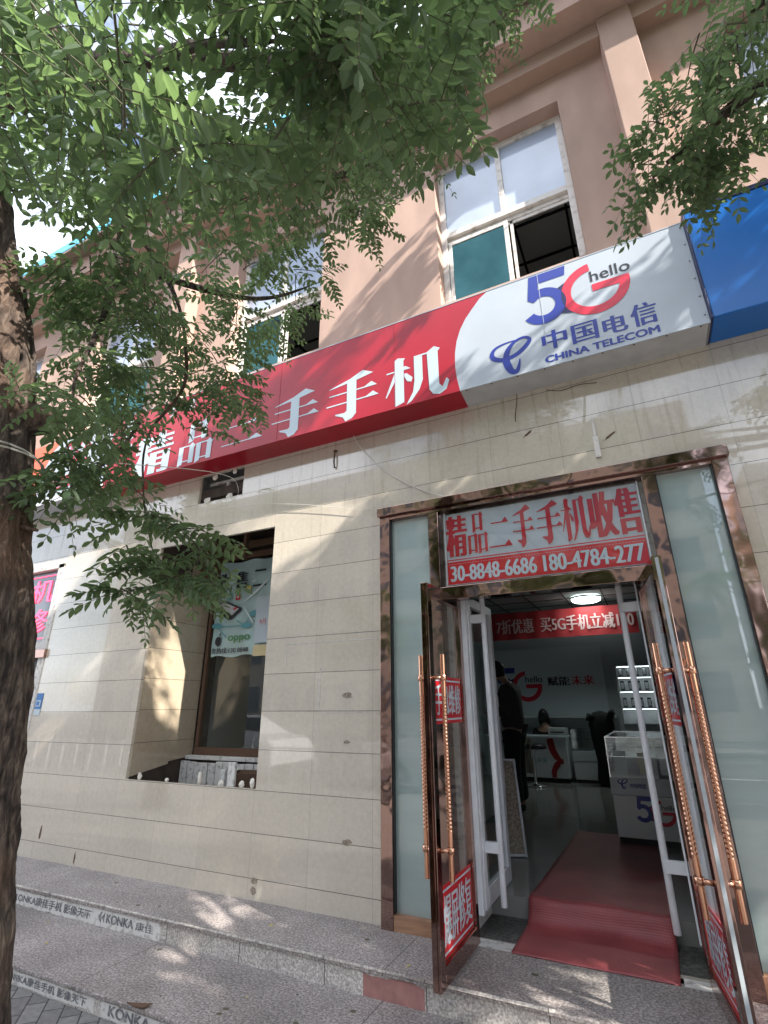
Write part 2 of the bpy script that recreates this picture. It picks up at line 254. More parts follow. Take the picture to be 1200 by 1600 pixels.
def build(mb,name,mats,parent=None,bevel=0,loc=None):
    off=wloc(parent) if parent is not None else Vector((0,0,0))
    if loc is not None: off=off+Vector(loc)-off if parent is None else off
    if parent is None and loc is not None: off=Vector(loc)
    me=bpy.data.meshes.new(name); me.from_pydata([(v[0]-off.x,v[1]-off.y,v[2]-off.z) for v in mb.v],[],mb.f)
    if not isinstance(mats,(list,tuple)): mats=[mats]
    for m in mats: me.materials.append(M[m] if isinstance(m,str) else m)
    me.polygons.foreach_set('material_index',mb.m); me.polygons.foreach_set('use_smooth',mb.s); me.update()
    o=link(name,me,parent)
    if parent is None and loc is not None: o.location=loc
    if bevel:
        b=o.modifiers.new('bevel','BEVEL'); b.width=bevel; b.segments=2; b.limit_method='ANGLE'
    return o
def props(o,label=None,cat=None,group=None,kind=None):
    if label: o['label']=label
    if cat: o['category']=cat
    if group: o['group']=group
    if kind: o['kind']=kind
    return o
def thing(name,loc,label,cat,group=None):
    o=bpy.data.objects.new(name,None); COL.objects.link(o); o.location=loc; o.empty_display_size=.1; return props(o,label,cat,group)
_tc={}
def textgeo(body):
    if body in _tc: return _tc[body]
    c=bpy.data.curves.new('lettering','FONT'); c.body=body; c.resolution_u=3; o=bpy.data.objects.new('lettering',c); COL.objects.link(o)
    dg=bpy.context.evaluated_depsgraph_get(); me=bpy.data.meshes.new_from_object(o.evaluated_get(dg)); v=[(p.co.x,p.co.y) for p in me.vertices]; f=[tuple(p.vertices) for p in me.polygons]
    bpy.data.objects.remove(o); bpy.data.curves.remove(c); bpy.data.meshes.remove(me)
    xs=[a for a,b in v]; ys=[b for a,b in v]; x0,x1,y0,y1=min(xs),max(xs),min(ys),max(ys); v=[((a-x0)/(x1-x0),(b-y0)/(y1-y0)) for a,b in v]; _tc[body]=(v,f); return v,f
def text(mb,F,body,x0,x1,y0,y1,d=0,m=0,bx=0,by=0,n=3,clipx=None):
    v,f=textgeo(body); offs=[(0,0)]
    if bx: offs=[(bx*(i/(n-1)-.5)*2,0) for i in range(n)]
    if by: offs=offs+[(0,by),(0,-by)]
    for k,(ox,oy) in enumerate(offs):
        P=[(x0+a*(x1-x0)+ox,y0+b*(y1-y0)+oy) for a,b in v]
        fs=f if clipx is None else [q for q in f if all(P[i][0]<clipx[1] and P[i][0]>clipx[0] for i in q)]
        mb.add([F(a,b,d+k*.0002) for a,b in P],fs,m)
def brush(mb,F,pts,ws,d=0,m=0):
    # tapered curved stroke
    P=[Vector(p) for p in pts]; Q=[];W=[]
    for i in range(len(P)-1):
        p0=P[max(i-1,0)];p1=P[i];p2=P[i+1];p3=P[min(i+2,len(P)-1)]
        for k in range(5):
            t=k/5; Q.append(.5*((2*p1)+(p2-p0)*t+(2*p0-5*p1+4*p2-p3)*t*t+(3*p1-p0-3*p2+p3)*t**3)); W.append(ws[i]*(1-t)+ws[i+1]*t)
    Q.append(P[-1]); W.append(ws[-1]); a=[];b=[]
    for i,q in enumerate(Q):
        t=(Q[min(i+1,len(Q)-1)]-Q[max(i-1,0)]).normalized(); nn=Vector((-t.y,t.x)); a.append(F(*(q+nn*W[i]/2),d+i*1e-5)); b.append(F(*(q-nn*W[i]/2),d+i*1e-5))
    n=len(Q); mb.add(a+b,[(i,i+1,n+i+1,n+i) for i in range(n-1)],m)
def arc(mb,F,cx,cy,r0,r1,a0,a1,d=0,m=0,seg=28):
    v=[F(cx+r*math.cos(R(a0+(a1-a0)*i/seg)),cy+r*math.sin(R(a0+(a1-a0)*i/seg)),d) for r in (r0,r1) for i in range(seg+1)]
    mb.add(v,[(i,i+1,seg+2+i,seg+1+i) for i in range(seg)],m)
# heavy song-style characters drawn stroke by stroke in a unit square
def _hz(x0,x1,y,t=.026,e=.14,h=.075): return [(x0,y),(x1,y),(x1-e*.75,y+t+h),(x1-e*1.7,y+t),(x0,y+t)]
G={}
G['手']=[[(.05,.78),(.45,.885),(.70,1.0),(.90,.885),(.58,.825),(.05,.765)],_hz(.05,.97,.60),_hz(0,1,.385),[(.40,.83),(.58,.83),(.58,.12),(.50,.03),(.38,0),(.33,.10),(.18,.17),(.18,.195),(.36,.185),(.40,.22)]]
G['二']=[_hz(.12,.90,.66,.028,.17,.10),_hz(0,1,.10,.03,.19,.12)]
def _bx(x0,x1,y0,y1,t): return [[(x0,y0-.04),(x0,y1),(x0+t,y1),(x0+t,y0)],[(x0+t,y1-.03),(x0+t,y1),(x1-t,y1),(x1-t,y1-.03)],[(x0+t,y0+.05),(x0+t,y0+.08),(x1-t,y0+.08),(x1-t,y0+.05)],[(x1-t,y0),(x1-t,y1),(x1-t*.45,y1+.05),(x1+t*.28,y1-.03),(x1,y1-.08),(x1,y0)]]
G['品']=_bx(.26,.78,.55,.97,.15)+_bx(0,.46,.03,.46,.14)+_bx(.52,.98,.03,.46,.14)
G['机']=[_hz(0,.42,.70,.028,.12,.05),[(.14,0),(.14,.94),(.20,.985),(.33,.94),(.30,.90),(.30,.05)],[(.14,.68),(.14,.50),(0,.22),(-.02,.23)],[(.31,.62),(.35,.62),(.45,.50),(.43,.42),(.36,.45),(.31,.56)],[(.48,.92),(.62,.92),(.62,.40),(.56,.22),(.42,.03),(.34,-.01),(.45,.2),(.48,.42)],[(.62,.92),(.62,.89),(.72,.89),(.72,.92)],[(.70,.92),(.82,1.0),(.92,.93),(.88,.88),(.88,.22),(.93,.15),(1.0,.30),(1.04,.24),(.99,.08),(.88,.02),(.78,.05),(.72,.16)]]
def glyph(mb,F,ch,x0,x1,y0,y1,d=0,m=0):
    for k,p in enumerate(G[ch]): mb.poly(F,[(x0+a*(x1-x0),y0+b*(y1-y0)) for a,b in p],d+k*.0002,m)
def telecom_mark(mb,F,x,y,s,d,m):
    # swoosh emblem of the phone company, x,y = lower left, s = width (drawn on a .30 m wide original)
    k=s/.30; P=lambda L_:[(x+(a+.685)*k,y+(b-3.78)*k) for a,b in L_]
    brush(mb,F,P([(-.50,4.070),(-.58,4.066),(-.65,4.045),(-.681,4.00),(-.665,3.955),(-.60,3.925),(-.52,3.935),(-.46,3.965),(-.41,4.01),(-.395,4.045),(-.43,4.073),(-.485,4.066),(-.53,4.035),(-.565,3.985),(-.578,3.92),(-.57,3.86),(-.545,3.805),(-.51,3.80),(-.49,3.845),(-.478,3.90)]),[.008*k,.014*k,.022*k,.034*k,.040*k,.034*k,.034*k,.036*k,.034*k,.028*k,.022*k,.020*k,.03*k,.042*k,.052*k,.056*k,.044*k,.036*k,.022*k,.004*k],d,m)
def five_g(mb,F,x,y,h,d,blue,crim,dk,ink,hello=True):
    # original spans x -.42..+.32, z 4.09..4.61 -> h = .52
    k=h/.52; X=lambda a:x+(a+.42)*k; Y=lambda b:y+(b-4.085)*k
    mb.poly(F,[(X(-.345),Y(4.60)),(X(-.372),Y(4.385)),(X(-.30),Y(4.385)),(X(-.283),Y(4.515)),(X(-.09),Y(4.515)),(X(-.078),Y(4.60))],d,blue)
    arc(mb,F,X(-.265),Y(4.297),.085*k,.162*k,130,-150,d+.0003,blue); mb.poly(F,[(X(-.372),Y(4.385)),(X(-.31),Y(4.43)),(X(-.30),Y(4.37)),(X(-.33),Y(4.35))],d+.0005,blue)
    arc(mb,F,X(.095),Y(4.315),.162*k,.228*k,95,365,d+.0007,crim,40)
    mb.poly(F,[(X(.077),Y(4.345)),(X(.323),Y(4.345)),(X(.262),Y(4.285)),(X(.077),Y(4.285))],d+.0009,crim)
    # dark lens where the two characters overlap
    v=[]
    for i in range(13): a=R(46-92*i/12); v.append((X(-.265)+.1615*k*math.cos(a),Y(4.297)+.1615*k*math.sin(a)))
    for i in range(13): a=R(146+78*(12-i)/12); q=(X(.095)+.2285*k*math.cos(a),Y(4.315)+.2285*k*math.sin(a)); v.append(q)
    mb.poly(F,v,d+.0012,dk)
    if hello: text(mb,F,'hello',X(.075),X(.335),Y(4.37),Y(4.465),d,ink,bx=.0015*k,n=2)
# ------------------------------------------------------------ ground
def slab(name,x0,x1,y0,y1,z0,z1,m,kind='structure',bevel=0):
    o=build(MB().box(x0,x1,y0,y1,z0,z1),name,m,bevel=bevel); return props(o,kind=kind)
slab('ground',-300,300,-300,300,-.6,-.20,'asphalt')
slab('pavement',-40,40,-6.2,-1.10,-.20,0,'paver',bevel=.01)
slab('road',-300,300,-18,-6.2,-.20,-.13,'asphalt')
slab('opposite_pavement',-60,60,-24,-18,-.20,0,'paver')
mb=MB()
for i in range(-12,12): mb.box(i*4,i*4+2,-12.1,-11.98,-.13,-.126)
props(build(mb,'lane_marking','line'),kind='structure')
# ------------------------------------------------------------ the shop building
B=thing('shop_building',(0,0,0),'pink rendered two storey shop block with beige stone tiled ground floor','building')
def wall_holes(mb,x0,x1,z0,z1,Y,holes,m=0,depth=.3,rm=None):
    xs=sorted({x0,x1,*[h[0] for h in holes],*[h[1] for h in holes]}); zs=sorted({z0,z1,*[h[2] for h in holes],*[h[3] for h in holes]})
    xs=[x for x in xs if x0<=x<=x1]; zs=[z for z in zs if z0<=z<=z1]
    for a,b in zip(xs,xs[1:]):
        for c,d in zip(zs,zs[1:]):
            if any(h[0]-1e-6<=a and b<=h[1]+1e-6 and h[2]-1e-6<=c and d<=h[3]+1e-6 for h in holes): continue
            mb.quad((a,Y,c),(b,Y,c),(b,Y,d),(a,Y,d),m)
    for h in holes:
        D=h[4] if len(h)>4 else depth; a,b,c,d=h[:4]; r=m if rm is None else rm
        mb.quad((a,Y,c),(a,Y,d),(a,Y+D,d),(a,Y+D,c),r); mb.quad((b,Y,c),(b,Y+D,c),(b,Y+D,d),(b,Y,d),r); mb.quad((a,Y,d),(b,Y,d),(b,Y+D,d),(a,Y+D,d),r); mb.quad((a,Y,c),(a,Y+D,c),(b,Y+D,c),(b,Y,c),r)
ZT=4.2
NI=(-4.30,-2.845,.918,3.045); VE=(-3.86,-3.28,3.45,3.752); DR=(-1.70,.60,.215,2.95); LD=(-7.3,-5.86,.215,3.08)
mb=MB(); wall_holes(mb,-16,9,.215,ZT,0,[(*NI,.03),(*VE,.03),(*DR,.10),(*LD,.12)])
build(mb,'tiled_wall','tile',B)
# niche behind the window hole
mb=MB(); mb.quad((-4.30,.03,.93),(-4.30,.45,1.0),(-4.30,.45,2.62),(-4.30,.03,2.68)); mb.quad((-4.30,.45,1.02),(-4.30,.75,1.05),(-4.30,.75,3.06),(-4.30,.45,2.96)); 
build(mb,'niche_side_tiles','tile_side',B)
mb=MB(); mb.box(-4.45,-4.31,.02,.95,.80,3.55); mb.box(-2.845,-2.70,.03,.95,.80,3.55); mb.box(-4.5,-2.7,.02,.95,.74,.80); mb.box(-4.31,-2.85,.86,.95,3.10,3.55); mb.box(-4.31,-2.85,.03,.95,3.50,3.60); mb.box(-4.305,-2.85,.70,.92,.80,1.02)
build(mb,'niche_core','brick',B)
mb=MB(); mb.box(-4.31,-4.17,.55,.75,2.6,3.3); mb.box(-4.30,-2.86,.66,.72,3.16,3.22); mb.box(-4.3,-2.86,.5,.53,3.28,3.34); mb.box(-3.62,-3.58,.45,.50,2.95,3.45)
build(mb,'niche_head_bracing','rust',B)
# vent hole behind
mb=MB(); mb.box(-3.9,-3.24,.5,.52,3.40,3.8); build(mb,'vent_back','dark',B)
mb=MB(); mb.box(-3.85,-3.29,.20,.24,3.66,3.70); mb.box(-3.60,-3.565,.10,.14,3.45,3.68); mb.box(-3.85,-3.29,.12,.15,3.69,3.72); build(mb,'vent_frame','winframe',B)
# low window in the niche
Wn=build(MB().box(-4.27,-4.235,.74,.79,1.06,3.12).box(-4.27,-2.86,.73,.80,3.06,3.12).box(-4.27,-2.86,.73,.80,1.06,1.13).box(-3.28,-3.24,.74,.79,1.13,3.06),'window',['rust'],B,bevel=.003)
build(MB().quad((-4.235,.765,1.13),(-2.86,.765,1.13),(-2.86,.765,3.06),(-4.235,.765,3.06)),'glass_pane','glass',Wn)
build(MB().box(-4.30,-2.86,.66,.73,1.025,1.06),'sill','dirtywhite',B,bevel=.003)
mb=MB(); x=-4.29
i=0
while x<-2.9:
    ww=.085+.02*random.random(); mb.box(x,x+ww-.007,.60+.012*random.random(),.64,.81,1.015+random.uniform(-.012,.006)); x+=ww
build(mb,'sill_planks','dirtywhite',B,bevel=.002)
# dim room behind that window
mb=MB(); mb.box(-5.2,-5.15,.95,4,.3,3.3); mb.box(-3.16,-3.10,.95,4,.3,3.3); mb.box(-5.2,-3.1,4,4.05,.3,3.3); mb.box(-5.2,-3.1,.95,4,3.25,3.3); mb.box(-5.2,-3.1,.95,4,.25,.3); mb.box(-4.5,-4.45,.95,1.0,.3,3.3)
for z in (1.3,1.75,2.2): mb.box(-4.9,-3.3,3.6,3.95,z,z+.03)
build(mb,'back_room','darkroom',B)
# upper storey
SP=2.56; wins=[(-1.145+SP*k,.10+SP*k) for k in range(-4,3)]; PIL=[.665+2*SP*k for k in (-2,-1,0,1)]
mb=MB(); wall_holes(mb,-16,9,ZT-.05,7.32,0,[(a,b,4.89,6.79,.20) for a,b in wins])
build(mb,'upper_wall','render',B)
mb=MB(); mb.quad((-16,0,ZT-.05),(-16,8,ZT-.05),(-16,8,7.7),(-16,0,7.7)); mb.quad((9,0,0),(9,8,0),(9,8,7.7),(9,0,7.7)); mb.quad((-16,8,0),(9,8,0),(9,8,7.7),(-16,8,7.7)); build(mb,'rear_walls','render',B)
mb=MB(); ps=[-16]+[e for p in PIL for e in (p-.137,p+.137)]+[9]
for a,b in zip(ps[::2],ps[1::2]): mb.box(a,b,-.155,.05,7.13,7.32)
build(mb,'lower_cornice','soffit',B,bevel=.004)
for p in PIL: build(MB().box(p-.135,p+.135,-.18,.02,4.1,7.318),'pilaster','render',B,bevel=.006)
build(MB().box(-16,9,-.385,.1,7.322,7.68),'main_cornice','render',B,bevel=.005)
build(MB().box(-16,9,-.55,.1,7.683,7.73),'eave','eave',B,bevel=.004)
mb=MB(); mb.quad((-16,-.50,7.73),(9,-.50,7.73),(9,-.05,8.75),(-16,-.05,8.75)); mb.quad((-16,-.05,8.75),(9,-.05,8.75),(9,8,8.9),(-16,8,8.9))
build(mb,'mansard_roof','skyblue',B)
build(MB().box(-16,9,-.10,0,8.70,8.86),'ridge_trim','cyan',B)
# upper windows
def upper_window(a,b,opened):
    y0,y1=.13,.19; f=MB(); c=(a+b)/2+.0; zm=5.84
    f.box(a,a+.055,y0,y1,4.89,6.79); f.box(b-.055,b,y0,y1,4.89,6.79); f.box(a+.055,b-.055,y0,y1,6.735,6.79); f.box(a+.055,b-.055,y0,y1,zm-.035,zm+.03); f.box(a+.055,b-.055,y0,y1,4.89,4.93)
    f.box(c-.025,c+.025,y0+.004,y1,zm+.03,6.735)
    f.box(a+.055,b-.055,y0+.035,y1,zm-.085,zm-.035)
    w_=build(f,'window','winframe',B,bevel=.003)
    build(MB().box(a+.055,c-.025,.158,.164,zm+.03,6.735),'upper_pane','skypane',w_); build(MB().box(c+.025,b-.055,.158,.164,zm+.03,6.735),'upper_pane','skypane',w_)
    s=MB(); q=.035
    s.box(a+.06,a+.06+q,.150,.170,4.93,zm-.085); s.box(c-.02,c+.02,.148,.172,4.93,zm-.085); s.box(a+.095,c-.02,.150,.170,zm-.125,zm-.085); s.box(a+.095,c-.02,.150,.170,4.93,4.96)
    sa=build(s,'sliding_sash','winframe',w_,bevel=.002); build(MB().box(a+.095,c-.02,.158,.162,4.96,zm-.125),'lower_pane','teal',w_)
    s=MB(); k=c+.035 if opened else b-.06-q
    s.box(k,k+.03,.176,.196,4.93,zm-.085); s.box(c+.02,b-.055,.176,.19,zm-.12,zm-.085); build(s,'inner_sash','winframe',w_,bevel=.002)
    if not opened: build(MB().box(c+.03,b-.095,.182,.185,4.93,zm-.12),'lower_pane','teal',w_)
for i,(a,b) in enumerate(wins): upper_window(a,b,i in (3,4))
mb=MB()
mb.box(-16,9,4.4,4.45,4.1,7.3); mb.box(-16,9,.3,4.4,4.12,4.2); mb.box(-16,9,.24,4.4,6.95,7.0)
for a,b in wins:
    mb.box(b+.45,b+.5,.22,4.4,4.2,6.95)
build(mb,'upper_rooms','darkroom',B)
mb=MB()
for x in np.arange(-9,5,.6): mb.box(x,x+.025,.25,4.4,6.93,6.949)
for y in np.arange(.7,4.4,.6): mb.box(-9,5,y,y+.025,6.925,6.948)
build(mb,'ceiling_grid','dark',B)
# ---- entrance frame of rippled copper steel
F0=-.05; mb=MB()
mb.box(-1.75,-1.665,F0,.10,.215,2.925); mb.box(.555,.64,F0,.10,.215,2.925)            # outer posts
mb.box(-1.76,.65,F0-.03,.10,2.925,2.995)                                              # cap
mb.box(-1.665,.555,F0+.003,.08,2.895,2.925) 
mb.box(-1.335,-1.255,F0,.06,.215,2.893); mb.box(.157,.237,F0,.06,.215,2.893)             # mullions
mb.box(-1.665,-1.335,F0+.004,.06,2.89,2.895)
mb.box(-1.255,.157,F0+.002,.06,2.215,2.305)                                            # beam below transom
fr=build(mb,'entrance_frame','copper',B,bevel=.004)
mb=MB(); mb.box(-1.66,-1.34,0,.03,.30,2.895); mb.box(.24,.55,0,.03,.30,2.895)
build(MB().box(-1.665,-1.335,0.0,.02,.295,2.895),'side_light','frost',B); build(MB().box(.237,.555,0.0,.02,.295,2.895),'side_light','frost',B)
for a_,b_ in ((-1.668,-1.66),(-1.34,-1.333),(.236,.243),(.548,.556)): build(MB().box(a_,b_,F0+.01,.0,.3,2.89),'side_light_seal','black',B)
build(MB().box(-1.665,-1.335,F0+.005,.05,.215,.295),'kick_board','wood',B,bevel=.002); build(MB().box(.237,.555,F0+.005,.05,.215,.32),'kick_board','wood',B,bevel=.002)
build(MB().quad((-1.255,-.005,2.295),(.157,-.005,2.295),(.157,-.005,2.893),(-1.255,-.005,2.893)),'transom_glass','doorglass',B)
mb=MB(); mb.box(-1.28,-1.20,.06,.5,.215,2.9); mb.box(.115,.2,.06,.5,.215,2.9); mb.box(-1.28,.2,.10,.5,2.32,2.95); build(mb,'door_lining','dirtywhite',B)
mb=MB(); mb.box(-1.205,-1.13,.10,.14,.32,2.32); mb.box(.06,.118,.10,.14,.32,2.32); mb.box(-1.2,.115,.10,.14,2.285,2.325); build(mb,'inner_door_frame','white',B,bevel=.003)
# glass doors swung out
def rope(mb,x,y,z0,z1,r,m=0):
    n=520; seg=12; vs=[]
    for i in range(n+1):
        z=z0+(z1-z0)*i/n; t=i/n; tw=1 if .20<t<.80 else 0
        for k in range(seg):
            a=2*math.pi*k/seg; rr=r*(1+(.075*math.sin(2*a+z*330)+.06*math.sin(2*a-z*330)-.01)*tw); vs.append((x+rr*math.cos(a),y+rr*math.sin(a),z))
    mb.add(vs,[(i*seg+k,i*seg+(k+1)%seg,(i+1)*seg+(k+1)%seg,(i+1)*seg+k) for i in range(n) for k in range(seg)],m,True); mb.add([(x+r*math.cos(2*math.pi*k/seg),y+r*math.sin(2*math.pi*k/seg),z0) for k in range(seg)],[tuple(range(seg))],m); mb.add([(x+r*math.cos(2*math.pi*k/seg),y+r*math.sin(2*math.pi*k/seg),z1) for k in range(seg)],[tuple(range(seg))],m)
def copper_door(x0,x1,fx,words,side):
    f=MB(); y0,y1,z0,z1=-.66,-.03,.235,2.205
    f.box(x0,x1,y0,y0+.065,z0,z1); f.box(x0,x1,y1-.05,y1,z0,z1); f.box(x0,x1,y0+.065,y1-.05,z1-.07,z1); f.box(x0,x1,y0+.065,y1-.05,z0,z0+.085)
    d=build(f,'door_leaf','copper_smooth',B,bevel=.003,)
    c=(x0+x1)/2
    build(MB().box(c-.004,c+.004,y0+.06,y1-.045,z0+.08,z1-.065),'glass_pane','doorglass',d)
    build(MB().box(c-.008,c+.008,y0-.006,y0+.002,z0+.01,z1-.01),'edge_seal','silver' if side>0 else 'copper_smooth',d)
    for sx in (-1,1):
        h=MB(); hx=c+sx*.068; rope(h,hx,-.575,.665,1.785,.0140)
        for z in (.80,1.655): h.tube([(c+sx*.02,-.60,z),(hx,-.575,z)],.011,10); h.lathe([(.019,-.016),(.021,-.014),(.021,.014),(.019,.016)],(hx,-.575,z),14)
        build(h,'handle','handle',d)
    for (za,zb,body) in words:
        s=MB(); F=frame((fx,0,0),(0,1,0),(0,0,1)) if side<0 else frame((fx,0,0),(0,-1,0),(0,0,1))
        a,b=(y0+.085,y1-.06) if side<0 else (-y1+.06,-y0-.085)
        q=lambda u0,u1,v0,v1,dd,m_: s.poly(F,[(u0,v0),(u1,v0),(u1,v1),(u0,v1)],dd,m_)
        q(a,b,za,zb,.001,0); q(a+.008,b-.006,zb-.028,zb-.018,.002,1); q(a+.008,b-.006,za+.018,za+.028,.002,1)
        text(s,F,body,a+.022,b-.02,za+.048,zb-.045,.0025,1,bx=.0045,n=3)
        build(s,'sticker',['redflat','letter'],d)
    if side>0:
        an=R(8); pv=Vector((.1225,-.66,0)); d.rotation_euler=(0,0,an); d.location=pv-Matrix.Rotation(an,3,'Z')@pv
copper_door(-1.165,-1.12,-1.1375,[(1.405,1.67,'手机维修'),(.325,.632,'爆屏修复')],-1)
copper_door(.100,.145,.1175,[(1.405,1.67,'手机维修'),(.325,.632,'爆屏修复')],1)
# white inner doors swung in
def white_door(x0,x1,tx,s):
    f=MB(); y0,y1,z0,z1=.145,.80,.335,2.27
    f.box(x0,x1,y0,y0+.07,z0,z1); f.box(x0,x1,y1-.07,y1,z0,z1); f.box(x0,x1,y0+.07,y1-.07,z1-.07,z1); f.box(x0,x1,y0+.07,y1-.07,z0,z0+.10)
    d=build(f,'inner_door_leaf','white',B,bevel=.004); c=(x0+x1)/2
    build(MB().box(c-.003,c+.003,y0+.065,y1-.065,z0+.09,z1-.065),'glass_pane','doorglass',d)
    build(MB().box(c-.01,c+.01,y0-.005,y0+.002,z0,z1),'edge_seal','black',d)
    h=MB(); h.tube([(tx,.22,z0+.01),(tx,.22,z1-.01)],.019,16); 
    for z in (.66,2.10): h.box(min(x1 if s<0 else x0,tx),max(x1 if s<0 else x0,tx),.185,.225,z-.03,z+.03)
    build(h,'pull_bar','white',d,bevel=.002)
white_door(-1.165,-1.125,-1.035,-1); white_door(.0,.04,-.098,1)
# ---- threshold and shop interior
build(MB().box(-1.30,.20,.06,.5,.10,.213),'threshold','dgran',B)
build(MB().box(-1.30,-.945,-.02,.085,.2,.2165),'threshold_strip','dirtywhite',B); build(MB().box(-.10,.2,-.03,.06,.2,.2165),'threshold_strip','dirtywhite',B)
mb=MB(); mb.box(-3.05,1.65,.5,6.85,.1,.33); mb.box(-3.05,-1.3,.35,.5,.1,.33); mb.box(.2,1.65,.35,.5,.1,.33); build(mb,'shop_floor','ifloor',B)
mb=MB(); mb.box(-3.05,-3.0,.35,6.85,.33,3.25); mb.box(1.6,1.65,.35,6.85,.33,3.25); mb.box(-3.05,1.65,6.8,6.85,.33,3.25)
mb.box(-3.0,-1.28,.35,.40,.33,3.22); mb.box(.2,1.6,.35,.40,.33,3.22); mb.box(-1.28,.2,.5,.55,2.33,3.22);
build(mb,'shop_wall','iwall',B)
mb=MB(); mb.box(-3.0,1.6,.40,6.8,3.22,3.26); build(mb,'shop_ceiling','iceil',B)
mb=MB()
for x in np.arange(-2.9,1.6,.6): mb.box(x,x+.02,.5,6.8,3.212,3.219)
for y in np.arange(.9,6.8,.6): mb.box(-3,1.6,y,y+.02,3.211,3.2185)
build(mb,'ceiling_joint','dark',B)
build(MB().box(-2.95,-.62,6.60,6.80,1.30,1.34),'wall_ledge','iwall',B)
# ---- granite steps
S=thing('entrance_steps',(0,-.55,0),'two long speckled granite steps running along the foot of the tiled wall','steps')
build(MB().box(-16,9,-.515,0,-.05,.195),'upper_riser','riser',S); build(MB().box(-16,9,-.53,.06,.195,.215),'upper_tread','granite_top',S,bevel=.004)
build(MB().box(-16,9,-1.10,-.515,-.1,.072),'lower_riser','riser',S); build(MB().box(-16,9,-1.115,-.515,.072,.092),'lower_tread','granite_top',S,bevel=.004)
build(MB().tube([(-16,-.528,.2165),(-.63,-.528,.2165)],.0075,8),'nosing_strip','riser',S)
def ragged(x0,x1,z0,z1,n,j): 
    p=[(x0+(x1-x0)*i/n,z0+random.uniform(-j,j)) for i in range(n+1)]+[(x1+random.uniform(-j,j),(z0+z1)/2)]+[(x1-(x1-x0)*i/n,z1+random.uniform(-j,j)) for i in range(n+1)]+[(x0+random.uniform(-j,j),(z0+z1)/2)]; return p
st=MB(); FS=WALLF(-.5155)
st.poly(FS,ragged(-4.85,-3.80,.098,.186,14,.006),.001,0); st.poly(FS,ragged(-3.80,-3.12,.096,.190,9,.005),.0014,0)
text(st,FS,'KONKA康佳手机 影像天下',-4.70,-3.80,.118,.172,.0025,1,bx=.003,by=.0012,n=2)
st.poly(FS,[(-3.72,.147),(-3.695,.178),(-3.685,.175),(-3.70,.147),(-3.685,.120),(-3.695,.116)],.0025,1); st.poly(FS,[(-3.682,.147),(-3.655,.180),(-3.655,.114)],.0025,1)
text(st,FS,'KONKA',-3.635,-3.37,.122,.172,.0025,1,bx=.004,by=.0015,n=2); text(st,FS,'康佳',-3.345,-3.18,.122,.170,.0025,1,bx=.002,n=2)
build(st,'advert_sticker',['dirtywhite','wornink'],S)
st=MB(); FS=WALLF(-1.1005)
st.poly(FS,ragged(-3.80,-2.92,.005,.066,12,.005),.001,0); st.poly(FS,ragged(-2.86,-2.30,.004,.064,8,.006),.001,0)
text(st,FS,'KONKA康佳手机 影像天下',-3.72,-2.98,.018,.056,.0025,1,bx=.002,by=.001,n=2); text(st,FS,'KONKA',-2.80,-2.50,.014,.058,.0025,1,bx=.004,by=.0015,n=2)
build(st,'advert_sticker',['dirtywhite','wornink'],S)
st=MB(); FS=WALLF(-.5155); st.poly(FS,ragged(-1.62,-1.27,.03,.185,8,.008),.001,0); build(st,'paint_stain','pinkstain',S)
# ------------------------------------------------------------ signs
def sign_box(name,x0,x1,z0,z1,depth,mats,label,cat,zb=None):
    t=thing(name,((x0+x1)/2,-depth,z0),label,cat); return t
SY=-.255; FS=WALLF(SY); ZB,ZU=3.766,4.622
T=sign_box('red_shop_sign',-5.08,.705,ZB,ZU,.255,None,'long red and white light box sign reading second hand phones, with the 5G hello logo','shop sign')
# curved boundary between red and white
arcp=[(-.665,ZU),(-.735,4.575),(-.80,4.50),(-.865,4.42),(-.915,4.33),(-.950,4.23),(-.970,4.12),(-.976,4.0),(-.968,3.88),(-.950,ZB)]
mb=MB(); mb.poly(FS,[(-5.08,ZB)]+[(-5.08,ZU)]+arcp,0,0); mb.poly(FS,[(.705,ZU),(.705,ZB)]+arcp[::-1],0,1)
mb.quad((-5.08,SY,ZB),(-.95,SY,ZB),(-.964,0,ZB),(-5.08,0,ZB),0); mb.quad((-.95,SY,ZB),(.705,SY,ZB),(.705,0,ZB),(-.964,0,ZB),2)
mb.quad((-5.08,SY,ZU),(.705,SY,ZU),(.705,0,ZU),(-5.08,0,ZU),2); mb.quad((-5.08,SY,ZB),(-5.08,SY,ZU),(-5.08,0,ZU),(-5.08,0,ZB),0); mb.quad((.705,SY,ZB),(.705,SY,ZU),(.705,0,ZU),(.705,0,ZB),1)
build(mb,'cabinet',['red','signwhite','signgrey'],T)
mb=MB(); mb.box(-5.08,-.95,SY-.004,SY+.006,ZB-.006,ZB+.003,0); mb.box(-.95,.707,SY-.004,SY+.006,ZB-.006,ZB+.003,1); mb.box(-5.08,.707,SY-.003,SY+.004,ZU-.003,ZU+.004,1); mb.box(.700,.709,SY-.003,0,ZB,ZU,1)
for x in (-3.9,-2.7,-1.5,-.28): mb.box(x,x+.0035,SY-.0025,SY,ZB,ZU,0 if x<-1 else 1)
for k in range(6): mb.lathe([(0,.004),(.006,.003),(.007,0)],(.69,SY-.001,ZB+.06+k*.15),8,2)
for i in range(30):
    x=-5.0+i*.195; mb.lathe([(.0,-.0045),(.006,-.003),(.007,0)],(x,SY+.02,ZB-.0005),8,2)
build(mb,'edge_trim',['red','signwhite','rust'],T)
mb=MB()
for ch,a,b,c,d in [('品',-3.945,-3.49,3.775,4.25),('二',-3.37,-2.87,3.83,4.165),('手',-2.765,-2.245,3.77,4.235),('手',-2.165,-1.65,3.77,4.24),('机',-1.575,-1.05,3.775,4.25)]: glyph(mb,FS,ch,a,b,c,d,.002)
text(mb,FS,'精',-4.58,-4.08,3.785,4.265,.002,bx=.035,n=6)
